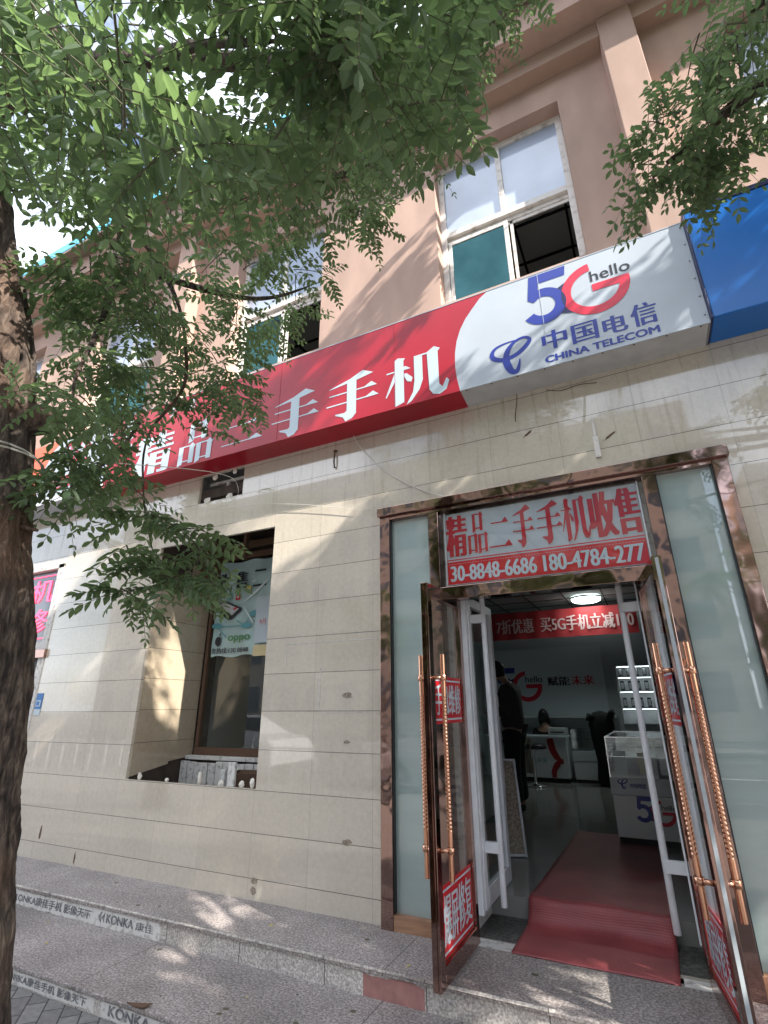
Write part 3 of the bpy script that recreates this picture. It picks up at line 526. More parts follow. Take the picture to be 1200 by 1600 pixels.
text(mb,FS,'背',-4.885,-4.74,4.40,4.55,.002,bx=.008); text(mb,FS,'北',-4.885,-4.72,4.18,4.36,.002,bx=.010)
text(mb,FS,'手',-4.20,-4.06,4.42,4.56,.002,bx=.007); text(mb,FS,'拳',-3.95,-3.80,4.42,4.57,.002,bx=.007)
build(mb,'lettering','letter',T)
mb=MB(); five_g(mb,FS,-.42,4.085,.525,.002,0,1,2,3); telecom_mark(mb,FS,-.685,3.78,.30,.002,0)
for ch,a,b,c,d in [('中',-.305,-.14,3.90,4.06),('国',-.10,.065,3.885,4.045),('电',.105,.25,3.885,4.03),('信',.285,.435,3.88,4.06)]: text(mb,FS,ch,a,b,c,d,.002,0,bx=.006,n=3)
text(mb,FS,'CHINA TELECOM',-.302,.428,3.795,3.85,.002,0,bx=.004,by=.002,n=2)
build(mb,'logo',['navy','crimson','navydark','ink'],T)
# blue sign to the right
T=thing('blue_shop_sign',(3,-.28,3.72),'plain blue light box sign at the right of the white panel','shop sign')
mb=MB(); mb.box(.722,6,-.285,-.002,3.77,4.66); build(mb,'cabinet','blue',T,bevel=.008)
mb=MB(); mb.box(.718,6.01,-.29,0.0,4.662,4.70); mb.box(.711,.720,-.29,-.001,3.768,4.66); build(mb,'edge_trim','navydark',T,bevel=.002)
# white sign to the left
T=thing('white_phone_sign',(-6.8,-.25,3.7),'white light box sign with red ribbon logo and orange end, behind the leaves','shop sign')
mb=MB(); FW=WALLF(-.25); mb.box(-8.6,-5.09,-.25,0,3.76,4.63,0); mb.poly(FW,[(-8.6,3.77),(-6.36,3.77),(-6.33,4.2),(-6.20,4.50),(-6.02,4.628),(-8.6,4.628)],.002,1); mb.box(-8.6,-5.09,-.27,-.25,3.76,3.83,2); build(mb,'cabinet',['signwhite','orange','white'],T,bevel=.003)
mb=MB(); q=.042
for cx,cz in ((-5.70,4.50),(-5.52,4.40),(-5.70,4.30),(-5.87,4.33),(-5.87,4.47),(-5.55,4.27)): arc(mb,FW,cx,cz,.032,.062,0,360,.004+.0002*cx,0,24)
for i,p in enumerate([[(-5.9,4.28),(-5.78,4.40),(-5.66,4.52)],[(-5.6,4.24),(-5.7,4.38),(-5.86,4.50)],[(-5.80,4.22),(-5.65,4.3),(-5.5,4.42)]]): brush(mb,FW,p,[.02,.035,.02],.005+.0004*i,0)
text(mb,FW,'中国联通',-6.22,-5.42,3.93,4.10,.004,0,bx=.008)
build(mb,'logo','crimson',T)
# transom banner
T=thing('transom_banner',(-.55,.03,2.3),'white and red paper banner with phone numbers behind the glass above the door','banner')
FB=WALLF(.012); X0,X1,Z0,Z1=-1.215,.115,2.325,2.875
mb=MB(); mb.box(X0,X1,.012,.016,Z0,Z1,0); r=lambda a,b,c,d,dd,m_: mb.poly(FB,[(a,c),(b,c),(b,d),(a,d)],dd,m_)
r(X0,X1,Z0+.005,2.498,.001,1); r(X0,X1,2.508,2.516,.001,1)
for i in range(66): r(X0+.01+i*.02,X0+.022+i*.02,2.478,2.4805,.002,0)
build(mb,'paper',['signwhite','redflat'],T)
mb=MB()
for off,m_ in ((.0045,2),(0,0)):
    w_=.150; dd=.002 if off else .004
    for ch,a,b in (('精',-1.205,-1.06),('品',-1.044,-.897),('二',-.885,-.722),('手',-.711,-.561),('手',-.543,-.369),('机',-.370,-.200),('收',-.190,-.035),('售',-.022,.108)):
        c,d=2.535,2.855
        if ch in G: glyph(mb,FB,ch,a+off,b+off,c-off*1.5,d-off*1.5,dd,m_)
        else: text(mb,FB,ch,a+off,b+off,c-off*1.5,d-off*1.5,dd,m_,bx=.0105,n=5)
text(mb,FB,'30-8848-6686',-1.19,-.577,2.350,2.465,.002,1,bx=.0045,n=3); text(mb,FB,'180-4784-2777',-.525,.150,2.350,2.465,.0035,1,bx=.0045,n=3,clipx=(-9,X1))
build(mb,'lettering',['deepred','letter','signgrey'],T)
build(MB().box(X1+.004,X1+.014,.0,.02,Z0-.01,Z1+.01),'batten','white',T); build(MB().box(X0-.012,X0-.002,.0,.02,Z0-.01,Z1+.01),'batten','white',T)
# niche poster
T=thing('window_poster',(-3.7,.75,2.0),'peeling pale teal phone poster taped inside the recessed window','poster')
FP=WALLF(.742)
mb=MB(); n=14
g=[[(-4.185+(.93)*i/n, .742-.012*math.sin(i*.9+j*.5)*(.5+.5*math.sin(j*1.3)), 2.005+1.02*j/n+ (.012*math.sin(i*1.1) if j in(0,n) else 0)) for i in range(n+1)] for j in range(n+1)]
mb.add([p for row in g for p in row],[(j*(n+1)+i,j*(n+1)+i+1,(j+1)*(n+1)+i+1,(j+1)*(n+1)+i) for j in range(n) for i in range(n)],0,True); build(mb,'paper','poster',T)
FP=WALLF(.724); mb=MB()
for i,ch in enumerate('收售二手'): text(mb,FP,ch,-4.175+i*.255,-4.015+i*.255,2.715,2.90,.001,0,bx=.010,n=4)
# phone picture
mb.poly(FP,[(-4.16,2.55),(-4.06,2.60),(-3.80,2.50),(-3.80,2.47),(-3.93,2.385),(-3.98,2.385),(-4.16,2.50)],.001,0); mb.poly(FP,[(-4.13,2.55),(-4.06,2.585),(-3.84,2.495),(-3.93,2.43)],.002,6)
mb.poly(FP,[(-3.97,2.47),(-3.93,2.49),(-3.89,2.475),(-3.93,2.452)],.003,5); mb.poly(FP,[(-3.925,2.495),(-3.88,2.52),(-3.86,2.505),(-3.90,2.482)],.003,3)
for a,b,m_ in ((-4.12,2.635,2),(-4.02,2.60,4),(-3.90,2.59,3),(-3.76,2.66,7)): mb.poly(FP,[(a,b),(a+.065,b+.004),(a+.06,b+.072),(a+.002,b+.068)],.001,m_); mb.poly(FP,[(a+.018,b+.02),(a+.05,b+.024),(a+.04,b+.05),(a+.018,b+.048)],.002,5)
for p_ in ([(-4.15,2.32),(-3.95,2.315),(-3.78,2.31)],[(-4.10,2.31),(-4.05,2.26),(-3.98,2.20)],[(-3.86,2.37),(-3.80,2.34),(-3.74,2.30)],[(-3.74,2.31),(-3.68,2.40),(-3.60,2.42)]): brush(mb,FP,p_,[.012,.010,.012],.001,4)
for a,b in ((-4.13,2.33),(-3.72,2.31),(-3.62,2.43)): mb.poly(FP,[(a+.07*math.cos(R(k*24)),b+.03*math.sin(R(k*24))) for k in range(15)],.0015,4)
# fruit mark
mb.poly(FP,[(-4.085+.045*math.cos(R(k*18))*(1 if k not in(0,1,19) else .78),2.165+.05*math.sin(R(k*18))-(.008 if k in(5,15) else 0)) for k in range(20)],.001,0); mb.poly(FP,[(-4.085,2.222),(-4.07,2.25),(-4.055,2.255),(-4.06,2.235),(-4.075,2.222)],.001,0)
text(mb,FP,'oppo',-3.95,-3.66,2.135,2.215,.001,2,bx=.003,n=2)
text(mb,FP,'务热线:130 8848',-4.17,-3.67,2.035,2.095,.001,0,bx=.002,n=2)
for p_ in ([(-3.70,2.78),(-3.62,2.80),(-3.55,2.90),(-3.60,2.82),(-3.66,2.76)],[(-3.80,2.55),(-3.62,2.68),(-3.45,2.80),(-3.45,2.78),(-3.62,2.64)],[(-3.80,2.53),(-3.68,2.38),(-3.62,2.31),(-3.64,2.36),(-3.76,2.50)]): mb.poly(FP,p_,.004,1)
mb.poly(FP,[(-3.60,2.12),(-3.43,2.12),(-3.43,2.60),(-3.60,2.60)],.003,5); mb.poly(FP,[(-3.60,1.99),(-3.42,1.99),(-3.42,2.10),(-3.60,2.10)],.003,8); text(mb,FP,'9月',-3.54,-3.46,2.30,2.36,.004,3)
build(mb,'artwork',['ink','tape','green','redflat','posterdeep','letter','signgrey','yellow','kraft'],T)
# LED window sign of the neighbour
T=thing('led_window_sign',(-6.2,.05,2.2),'grey LED message board with red lit characters in the doorway beside the trunk','led sign')
FL=WALLF(.045); build(MB().box(-7.1,-5.965,.05,.07,2.20,3.03),'board','ledboard',T)
mb=MB(); text(mb,FL,'手机',-6.9,-6.05,2.66,2.93,.003,0,bx=.004,n=2); text(mb,FL,'维修',-6.9,-6.05,2.30,2.58,.003,0,bx=.004,n=2); mb.poly(FL,[(-7.05,2.24),(-6.0,2.24),(-6.0,2.25),(-7.05,2.25)],.003,0); mb.poly(FL,[(-7.05,2.97),(-6.0,2.97),(-6.0,2.98),(-7.05,2.98)],.003,0); build(mb,'lettering','led',T)
mb=MB(); mb.box(-5.965,-5.86,-.01,.12,.215,3.08); mb.box(-7.3,-5.86,-.01,.12,3.03,3.08); mb.box(-7.3,-5.965,.0,.12,2.11,2.2); build(mb,'side_door_frame','dirtywhite',B,bevel=.004)
build(MB().box(-7.3,-5.84,-.03,.1,2.02,2.11),'side_door_head','copper_smooth',B,bevel=.004)
build(MB().box(-7.3,-5.965,.09,.11,.215,2.02),'side_door_pane','black',B)
mb=MB(); arc(mb,WALLF(.085),-6.08,1.88,.035,.042,0,360,.002,0); text(mb,WALLF(.085),'中',-6.10,-6.06,1.86,1.90,.002,0); text(mb,WALLF(.085),'出口',-6.12,-6.04,1.74,1.79,.002,0); build(mb,'side_door_mark','green_led',B)
T=thing('number_plate',(-5.79,0,1.5),'small blue and white plate stuck at the tiled wall edge beside the trunk','plate')
mb=MB(); mb.box(-5.84,-5.735,-.006,-.001,1.50,1.655,0); mb.box(-5.825,-5.75,-.0085,-.006,1.525,1.585,1); mb.box(-5.815,-5.77,-.010,-.0085,1.535,1.575,0); mb.box(-5.84,-5.735,-.0055,-.001,1.44,1.497,1); build(mb,'plate',['blueplate','letter'],T)
# ------------------------------------------------------------ doorway mat, litter, wall fixings
Z_=lambda y: .2195 if y<.485 else .3345
prof=[(-.035,.2195),(-.02,.224),(.10,.222),(.25,.2215),(.38,.222),(.42,.228),(.448,.25),(.462,.285),(.470,.315),(.482,.338),(.50,.348),(.54,.349),(.60,.342),(.70,.3375),(1.0,.337),(2.6,.337)]
T=thing('door_mat',(-.53,.5,.22),'worn red woven mat running over the inner step into the shop','mat')
mb=MB(); nx=30; vs=[]
for j,(y,z) in enumerate(prof):
    for i in range(nx+1):
        t=i/nx; xw=(-.945+.83*t) if y<.45 else (-.94+.02*(y-.5)*(1-t)+.83*t); vs.append((xw,y-.012*(math.sin(t*9)+1)*(1 if .4<y<.6 else 0),z+.002*(1+math.sin(t*11+y*3))*(1 if y>.4 else .3)))
mb.add(vs,[(j*(nx+1)+i,j*(nx+1)+i+1,(j+1)*(nx+1)+i+1,(j+1)*(nx+1)+i) for j in range(len(prof)-1) for i in range(nx)],0,True); build(mb,'woven_top','mat',T)
T.children[0].modifiers.new('thick','SOLIDIFY').thickness=.004
def lump(name,x,y,z,sx,sy,sz,m,label,cat,group):
    mb=MB(); vs=[];n=7
    for j in range(5):
        for i in range(n):
            a=2*math.pi*i/n; ph=math.pi*j/4; rr=random.uniform(.8,1.1) if 0<j<4 else 1; vs.append((x+sx*math.sin(ph)*math.cos(a)*rr,y+sy*math.sin(ph)*math.sin(a)*rr,z+sz*(1-math.cos(ph))/1*rr*.95))
    mb.add(vs,[(j*n+i,j*n+(i+1)%n,(j+1)*n+(i+1)%n,(j+1)*n+i) for j in range(4) for i in range(n)]); o=build(mb,name,m,loc=(x,y,z)); props(o,label,cat,group); return o
labs=['small plaster lump at the far left of the niche ledge','tiny plaster lump second from left on the niche ledge','tall plaster lump left of the white stub on the ledge','flat plaster lump just left of the white stub','pale plaster lump right of the white stub on the ledge','plaster lump in the right corner of the niche ledge']
for (x,s_,h,lb) in zip((-4.13,-3.80,-3.43,-3.20,-2.99,-2.885),(.022,.014,.022,.028,.03,.02),(.033,.018,.052,.026,.028,.04),labs): lump('plaster_lump',x,.004,.916,s_,.02,h,'plaster',lb,'plaster lump','plaster lumps around the wall openings')
for (x,z,s_,lb) in ((-3.74,3.455,.045,'round plaster dab at the lower left of the vent hole'),(-3.45,3.45,.045,'plaster dab at the lower right edge of the vent hole'),(-3.67,3.70,.035,'plaster dab at the upper left of the vent hole'),(-3.41,3.715,.028,'plaster dab at the upper right of the vent hole')): lump('plaster_dab',x,.006,z-.02,s_,.018,.035,'plaster',lb,'plaster dab','plaster dabs around the vent hole')
T=thing('wooden_stub',(-3.12,.04,.92),'white painted board stub standing upright at the niche ledge','board'); build(MB().box(-3.155,-3.085,.02,.045,.918,1.09),'board','dirtywhite',T,bevel=.002)
T=thing('leaning_offcut',(-3.4,.3,.83),'short white offcut standing behind the niche ledge left of the stub','offcut'); build(MB().box(-3.47,-3.42,.28,.31,.80,1.0).box(-3.42,-3.37,.31,.33,.80,1.0),'board','dirtywhite',T,bevel=.002)
T=thing('metal_trough',(-3.3,.35,.83),'dark rusty metal trough lying in the niche behind the stub','trough'); 
mb=MB(); mb.add([(-3.42,.35,.97),(-3.0,.36,.98),(-2.97,.5,.99),(-3.45,.5,.98),(-3.38,.37,.86),(-3.05,.38,.87),(-3.02,.48,.87),(-3.40,.48,.86)],[(0,1,5,4),(1,2,6,5),(2,3,7,6),(3,0,4,7),(4,5,6,7)]); build(mb,'pan','rust',T); T.children[0].modifiers.new('s','SOLIDIFY').thickness=.006
# wall fixings
o=build(MB().tube([(-2.215,-.002,3.50),(-2.215,-.02,3.49),(-2.216,-.028,3.55),(-2.216,-.020,3.65),(-2.216,-.012,3.668),(-2.216,-.002,3.665)],.007,8).lathe([(.0,-.012),(.018,-.01),(.018,.0)],(-2.216,-.010,3.665),10),'wall_hook','rust',loc=(-2.215,0,3.5)); props(o,'small rusty iron hook hanging on the tiles below the red sign','hook')
o=build(MB().box(-.09,-.055,-.02,-.001,3.10,3.26).box(-.08,-.065,-.012,-.001,3.26,3.42),'cut_conduit','winframe',loc=(-.07,0,3.1)); props(o,'stub of pale plastic conduit on the tiles above the door frame','conduit')
def cable(name,pts,r,m,label,cat,sub=8):
    P=[Vector(p) for p in pts];Q=[]
    for i in range(len(P)-1):
        p0=P[max(i-1,0)];p1=P[i];p2=P[i+1];p3=P[min(i+2,len(P)-1)]
        for k in range(sub): t=k/sub; Q.append(.5*((2*p1)+(p2-p0)*t+(2*p0-5*p1+4*p2-p3)*t*t+(3*p1-p0-3*p2+p3)*t**3))
    Q.append(P[-1]); o=build(MB().tube(Q,r,6),name,m,loc=tuple(P[0])); return props(o,label,cat)
cable('loose_wire',[(-2.03,-.01,3.77),(-1.93,-.03,3.60),(-1.73,-.02,3.37),(-1.55,-.012,3.22),(-1.38,-.012,3.11),(-1.18,-.05,3.00)],.0045,'cord','thin pale wire curling from the red sign down to the door frame','wire')
cable('dangling_wire',[(-.572,-.01,3.77),(-.575,-.02,3.70),(-.60,-.01,3.58),(-.606,-.008,3.53)],.003,'rust','short dark wire dangling below the grey sign edge','wire')
cable('crack_wire',[(-.35,-.008,3.735),(-.25,-.006,3.70),(-.12,-.008,3.71),(0,-.006,3.69)],.0025,'rust','thin dark wire stuck under the white sign panel','wire')
cable('taut_cord',[(-3.75,-.05,3.33),(-2.8,-.03,3.25),(-1.76,-.02,2.99)],.0022,'cord','white cord stretched along the tiled wall to the door frame corner','cord',4)
for k,(x,z,a,b,lb) in enumerate([(-2.048,1.579,.05,.028,'upper glue mark on the tiles left of the entrance'),(-2.047,1.262,.035,.016,'small glue mark on the tiles under the upper one'),(-2.03,.64,.045,.022,'glue mark low on the tiles left of the entrance'),(-2.80,.335,.038,.024,'upper of two dark scars at the wall foot'),(-2.80,.275,.034,.030,'lower of two dark scars at the wall foot'),(-.53,3.405,.045,.012,'dark scratch on the tiles left above the door frame'),(.02,3.25,.05,.012,'dark scratch on the tiles beside the conduit stub'),(-5.33,.42,.018,.07,'dark broken corner in the tiles near the trunk'),(-4.79,.275,.012,.05,'narrow dark chip at the wall foot near the trunk')]):
    mb=MB(); F=WALLF(-.0015); sk=.5 if k in (5,6) else 0; mb.poly(F,[(x+a*math.cos(R(t*24))*random.uniform(.6,1),z+b*math.sin(R(t*24))*random.uniform(.6,1)+sk*a*math.cos(R(t*24))) for t in range(15)],0,0,.0012)
    o=build(mb,'wall_scar','rust' if k>4 else 'glue',loc=(x,0,z)); props(o,lb,'wall mark')
o=build(MB().box(-2.62,-1.80,-.0018,-.0008,1.981,1.985).box(-2.64,-2.634,-.0018,-.0008,1.80,1.985).box(-2.27,-1.78,-.0018,-.0008,1.463,1.467).box(-2.30,-2.294,-.0018,-.0008,1.475,1.80),'tape_outline','dirtywhite',loc=(-2.2,0,1.98)); props(o,'faint white outline left by an old poster on the tiles','tape mark')
# fallen leaflets and grit
def litter_leaf(x,y,z,label):
    mb=MB(); a=random.random()*6.3; s_=random.uniform(.012,.02); u=Vector((math.cos(a),math.sin(a),0)); v=Vector((-u.y,u.x,0)); c=Vector((x,y,z+.002))
    mb.add([c-u*s_,c-u*.3*s_+v*.4*s_,c+u*s_+Vector((0,0,.004)),c-u*.2*s_-v*.4*s_+Vector((0,0,.003))],[(0,1,2),(0,2,3)]); o=build(mb,'fallen_leaflet','yellow',loc=(x,y,z)); props(o,label,'fallen leaf','dry leaflets lying on steps and pavement'); return o
litter_leaf(-4.1,-.62,.092,'curled dry leaflet on the lower step beside the trunk'); litter_leaf(-3.75,-.85,.092,'dry leaflet in the middle of the lower step'); litter_leaf(-2.15,-.8,.092,'dry leaflet on the lower step right of the sticker'); litter_leaf(-3.25,-1.35,0,'yellow leaflet on the grey pavers by the step')
litter_leaf(-2.4,-.30,.215,'dry leaflet on the upper step below the wall scar'); litter_leaf(-1.4,-.42,.215,'dry leaflet on the upper step near the left door')
mb=MB()
for i in range(160):
    up=random.random()<.4; x=random.uniform(-5.5,.3); y=random.uniform(-.5,-.03) if up else random.uniform(-1.1,-.56); z=.2155 if up else .0925; s_=random.uniform(.0015,.005)
    mb.box(x,x+s_,y,y+s_*.8,z,z+s_*.5,0 if random.random()<.6 else 1)
for i in range(26):
    x=random.uniform(-5,.1); up=random.random()<.4; y=random.uniform(-.5,-.04) if up else random.uniform(-1.08,-.56); z=.2156 if up else .0926; a=random.uniform(.006,.02); mb.add([(x+a*math.cos(k)*random.uniform(.7,1.2),y+a*.8*math.sin(k),z) for k in (0,.9,1.8,2.7,3.6,4.5,5.4)],[tuple(range(7))],1)
props(build(mb,'step_grit',['plaster','twig'],loc=(-3,-.5,.09)),kind='stuff')
# broken edge flap of the lower step
o=build(MB().poly(frame((0,0,.094),(1,0,0),(0,1,0)),[(-2.66,-1.118),(-2.60,-1.10),(-2.53,-1.07),(-2.54,-1.12),(-2.60,-1.13)],.010,0,.004),'torn_sticker_flap','rust',loc=(-2.6,-1.1,.09)); props(o,'dark torn flap curling off the lower step edge','flap')
# ------------------------------------------------------------ shop interior
T=thing('ceiling_lamp',(-.75,5.7,3.2),'round flat lit ceiling lamp inside the shop','lamp'); build(MB().lathe([(.0,-.07),(.19,-.065),(.225,-.045),(.23,-.02),(.23,.012)],(-.765,5.7,3.2),32),'diffuser','lamp',T); build(MB().lathe([(.235,-.02),(.245,-.015),(.245,.014),(.235,.014)],(-.765,5.7,3.2),32),'rim','white',T)
T=thing('hanging_banner',(-1.5,6.0,2.6),'long dark red cloth banner hung across the back of the shop','banner'); FB=WALLF(6.0)
mb=MB(); n=40; mb.add([(-3.0+2.96*i/n,6.0+.012*math.sin(i*1.3),z) for z in (2.615,3.10) for i in range(n+1)],[(i,i+1,n+2+i,n+1+i) for i in range(n)],0,True); build(mb,'cloth','banner',T)
mb=MB(); text(mb,WALLF(5.985),'7折优惠  买5G手机立减100',-2.40,-.10,2.72,2.98,.0,0,bx=.006,n=2); build(mb,'lettering','bannerink',T)
T=thing('logo_wall_panel',(-1.7,6.78,1.35),'big white wall panel with the 5G hello logo at the back of the shop','wall panel')
build(MB().box(-2.95,-.74,6.765,6.795,1.342,2.52),'board','panel',T,bevel=.004); F=WALLF(6.764); mb=MB(); five_g(mb,F,-2.72,1.57,.62,.002,0,1,2,3); text(mb,F,'赋能',-1.72,-1.34,1.845,2.0,.002,3,bx=.006,n=2); text(mb,F,'未来',-1.30,-.92,1.85,2.01,.002,4,bx=.006,n=2); build(mb,'logo',['navy','crimson','navydark','ink','crimson'],T)
def glass_counter(name,x0,x1,y0,y1,z0,zg,z1,label,face):
    T=thing(name,((x0+x1)/2,y0,z0),label,'display counter'); build(MB().box(x0+.01,x1-.01,y0+.01,y1-.01,z0,z0+.05),'plinth','black',T)
    build(MB().box(x0,x1,y0,y1,z0+.05,zg-.15),'cabinet','counter',T,bevel=.006); build(MB().box(x0-.006,x1+.006,y0-.006,y1+.006,zg-.147,zg),'name_band','panel',T,bevel=.003)
    g=MB(); g.quad((x0,y0,zg),(x1,y0,zg),(x1,y0,z1),(x0,y0,z1)); g.quad((x0,y1,zg),(x0,y0,zg),(x0,y0,z1),(x0,y1,z1)); g.quad((x0,y0,z1),(x1,y0,z1),(x1,y1,z1),(x0,y1,z1)); build(g,'glass_case','glass',T)
    f=MB(); e=.008
    for xx in (x0,x1-e):
        f.box(xx,xx+e,y0-e,y0,zg,z1)
    f.box(x0,x1,y0-e,y0,z1,z1+e); f.box(x0,x0+e,y0,y1,z1,z1+e); f.box(x0,x1,y1-e,y1,zg,z1+e); f.box(x0+.02,x1-.02,y0+.03,y1-.05,(zg+z1)/2,(zg+z1)/2+.006); build(f,'case_edge','chrome',T)
    return T
C1=glass_counter('front_glass_counter',-.50,.55,2.28,3.6,.33,.87,1.21,'white display counter with phone company mark and 5G logo by the red mat',1)
mb=MB(); F=WALLF(2.27); telecom_mark(mb,F,-.435,.775,.085,.004,0); text(mb,F,'中国电信',-.335,-.20,.785,.825,.004,0,bx=.002,n=2); F=WALLF(2.278); five_g(mb,F,-.33,.49,.235,.003,0,1,2,3); build(mb,'logo',['navy','crimson','navydark','ink'],C1)
o=build(MB().box(-.45,-.34,2.33,2.37,.875,1.09).box(-.43,-.36,2.325,2.33,.94,1.02),'phone_box','paper',loc=(-.4,2.35,.87),bevel=.002); props(o,'white boxed phone standing at the left of the front glass case','phone box')
o=build(MB().box(-.24,-.15,2.33,2.34,.90,1.08),'price_card','kraft',loc=(-.2,2.33,.9),bevel=.001); props(o,'pale yellow price card inside the front glass case','card')
C2=glass_counter('rear_glass_counter',-1.36,-.92,6.2,6.55,.33,.80,1.12,'low white glass counter at the back of the shop right of the desk',1)
T=thing('service_desk',(-1.8,6.1,.33),'white reception desk with dark red ribbon pattern at the back','desk'); build(MB().box(-2.75,-1.42,6.05,6.45,.40,1.0),'front_panel','counter',T,bevel=.005); build(MB().box(-2.78,-1.40,6.02,6.5,1.0,1.03),'desk_top','panel',T,bevel=.004); build(MB().box(-2.7,-1.45,6.12,6.4,.33,.40),'plinth','black',T)
mb=MB(); F=WALLF(6.048); brush(mb,F,[(-1.68,.99),(-1.66,.85),(-1.60,.72),(-1.50,.62)],[.10,.11,.10,.03],.001,0); brush(mb,F,[(-1.50,.68),(-1.60,.60),(-1.66,.50),(-1.66,.41)],[.03,.09,.08,.07],.004,0); text(mb,F,'赋能未来',-2.1,-1.75,.62,.70,.001,1); build(mb,'pattern',['banner','posterdeep'],T)
T=thing('desk_monitor',(-1.55,6.3,1.03),'flat white printer on the reception desk','printer'); build(MB().box(-1.72,-1.42,6.2,6.42,1.03,1.15),'body','signgrey',T,bevel=.01); build(MB().box(-1.68,-1.46,6.193,6.20,1.07,1.09),'slot','black',T)
T=thing('phone_case_shelf',(-.3,6.7,1.2),'tall lit shelf with rows of hanging phone cases behind the counter','shelf'); 
SX0,SX1,SYY=-.545,.5,6.55
f=MB(); f.box(SX0,SX0+.03,SYY,6.79,1.2,2.15); f.box(SX1-.03,SX1,SYY,6.79,1.2,2.15); f.box(SX0,SX1,6.76,6.79,1.2,2.15)
for z in (1.2,1.45,1.72,1.95,2.13): f.box(SX0+.03,SX1-.03,SYY,6.76,z,z+.02)
build(f,'cabinet','signgrey',T,bevel=.002)
st_=MB()
for z in (1.44,1.71,1.94,2.12): st_.box(SX0+.04,SX1-.04,6.58,6.60,z-.006,z)
build(st_,'light_strip','strip',T)
pc=build(MB().box(-.03,.03,-.006,.006,0,.15).box(-.022,.022,-.009,-.006,.02,.12,1),'phone_case',['black','signgrey'],bevel=.004); first=True; row={1.47:'lowest',1.74:'middle',1.97:'top'}
for z,rn in row.items():
    for k in range(8):
        o=pc if first else pc.copy()
        if not first: COL.objects.link(o)
        first=False; o.location=(-.46+k*.125,6.62,z); props(o,f'phone case hanging on the {rn} row of the shelf, number {k+1} from its left end' if False else f'boxed phone case on the {rn} row of the shelf','phone case',f'phone cases on the {rn} shelf row')
# jacket draped on a stand
T=thing('draped_jacket',(-.85,5.9,.33),'black jacket draped on a stand beside the glass counters','jacket')
mb=MB(); prof=[(.12,0),(.15,.1),(.14,.4),(.16,.7),(.17,.9),(.15,1.0),(.10,1.06),(.02,1.09)]; n=20; vs=[]
for r_,z in prof:
    for k in range(n): a=2*math.pi*k/n; q=1+.18*math.sin(3*a+z*4)+.08*math.sin(7*a); vs.append((-.82+r_*q*math.cos(a)*1.1,5.95+r_*q*math.sin(a)*.8,.33+z))
mb.add(vs,[(i*n+k,i*n+(k+1)%n,(i+1)*n+(k+1)%n,(i+1)*n+k) for i in range(len(prof)-1) for k in range(n)],0,True); mb.tube([(-.72,5.9,1.25),(-.64,5.8,1.40),(-.62,5.78,1.42)],[.06,.05,.03],8); mb.tube([(-.93,5.9,1.30),(-1.0,5.85,1.35),(-1.02,5.8,1.28)],[.05,.04,.02],8); build(mb,'cloth','trouser',T)
T=thing('bar_stool',(-1.88,5.6,.33),'chrome bar stool with cream cloth hanging off it in front of the desk','stool')
build(MB().lathe([(.0,.0),(.19,.005),(.18,.02),(.03,.04),(.022,.08),(.022,.5)],(-1.88,5.6,.33),20),'base','chrome',T); build(MB().lathe([(.0,.0),(.17,.01),(.185,.04),(.16,.08),(0,.09)],(-1.84,5.6,.85),20),'seat','black',T)
mb=MB(); n=10; vs=[(-2.12+.26*i/n+.02*math.sin(j*1.1),5.44+.05*math.sin(i*1.2)+.03*j/8,.52+.50*j/8) for j in range(9) for i in range(n+1)]; mb.add(vs,[(j*(n+1)+i,j*(n+1)+i+1,(j+1)*(n+1)+i+1,(j+1)*(n+1)+i) for j in range(8) for i in range(n)],0,True); o=build(mb,'draped_cloth','cream',loc=(-2,5.44,.5)); props(o,'cream cloth hanging over the bar stool','cloth')
T=thing('framed_board',(-1.22,1.5,.33),'narrow white framed board leaning against the inner door','frame')
mb=MB()
for a,b in (((-1.30,1.40,.33),(-1.34,1.62,1.05)),((-1.16,1.45,.33),(-1.24,1.62,1.05))): mb.tube([a,b],.011,6)
mb.tube([(-1.30,1.40,.345),(-1.16,1.45,.345)],.011,6); mb.tube([(-1.34,1.62,1.04),(-1.24,1.62,1.04)],.011,6); build(mb,'edge','white',T); build(MB().quad((-1.30,1.41,.35),(-1.165,1.455,.35),(-1.245,1.625,1.03),(-1.335,1.625,1.03)),'board','glue',T)
# ------------------------------------------------------------ people
def skinned(name,verts,edges,radii,m,parent,sub=2,loc=None):
    me=bpy.data.meshes.new(name); me.from_pydata([Vector(v) for v in verts],edges,[]); o=bpy.data.objects.new(name,me); COL.objects.link(o)
    o.modifiers.new('skin','SKIN'); 
    for i,r in enumerate(radii):
        r=r if isinstance(r,tuple) else (r,r); me.skin_vertices[0].data[i].radius=r; me.skin_vertices[0].data[i].use_root=(i==0)
    s=o.modifiers.new('sub','SUBSURF'); s.levels=sub; s.render_levels=sub
    dg=bpy.context.evaluated_depsgraph_get(); me2=bpy.data.meshes.new_from_object(o.evaluated_get(dg)); bpy.data.objects.remove(o); me2.name=name
    me2.transform(Matrix.Translation(-wloc(parent))); me2.materials.clear(); me2.materials.append(M[m]); me2.polygons.foreach_set('use_smooth',[True]*len(me2.polygons)); o=link(name,me2,parent); return o
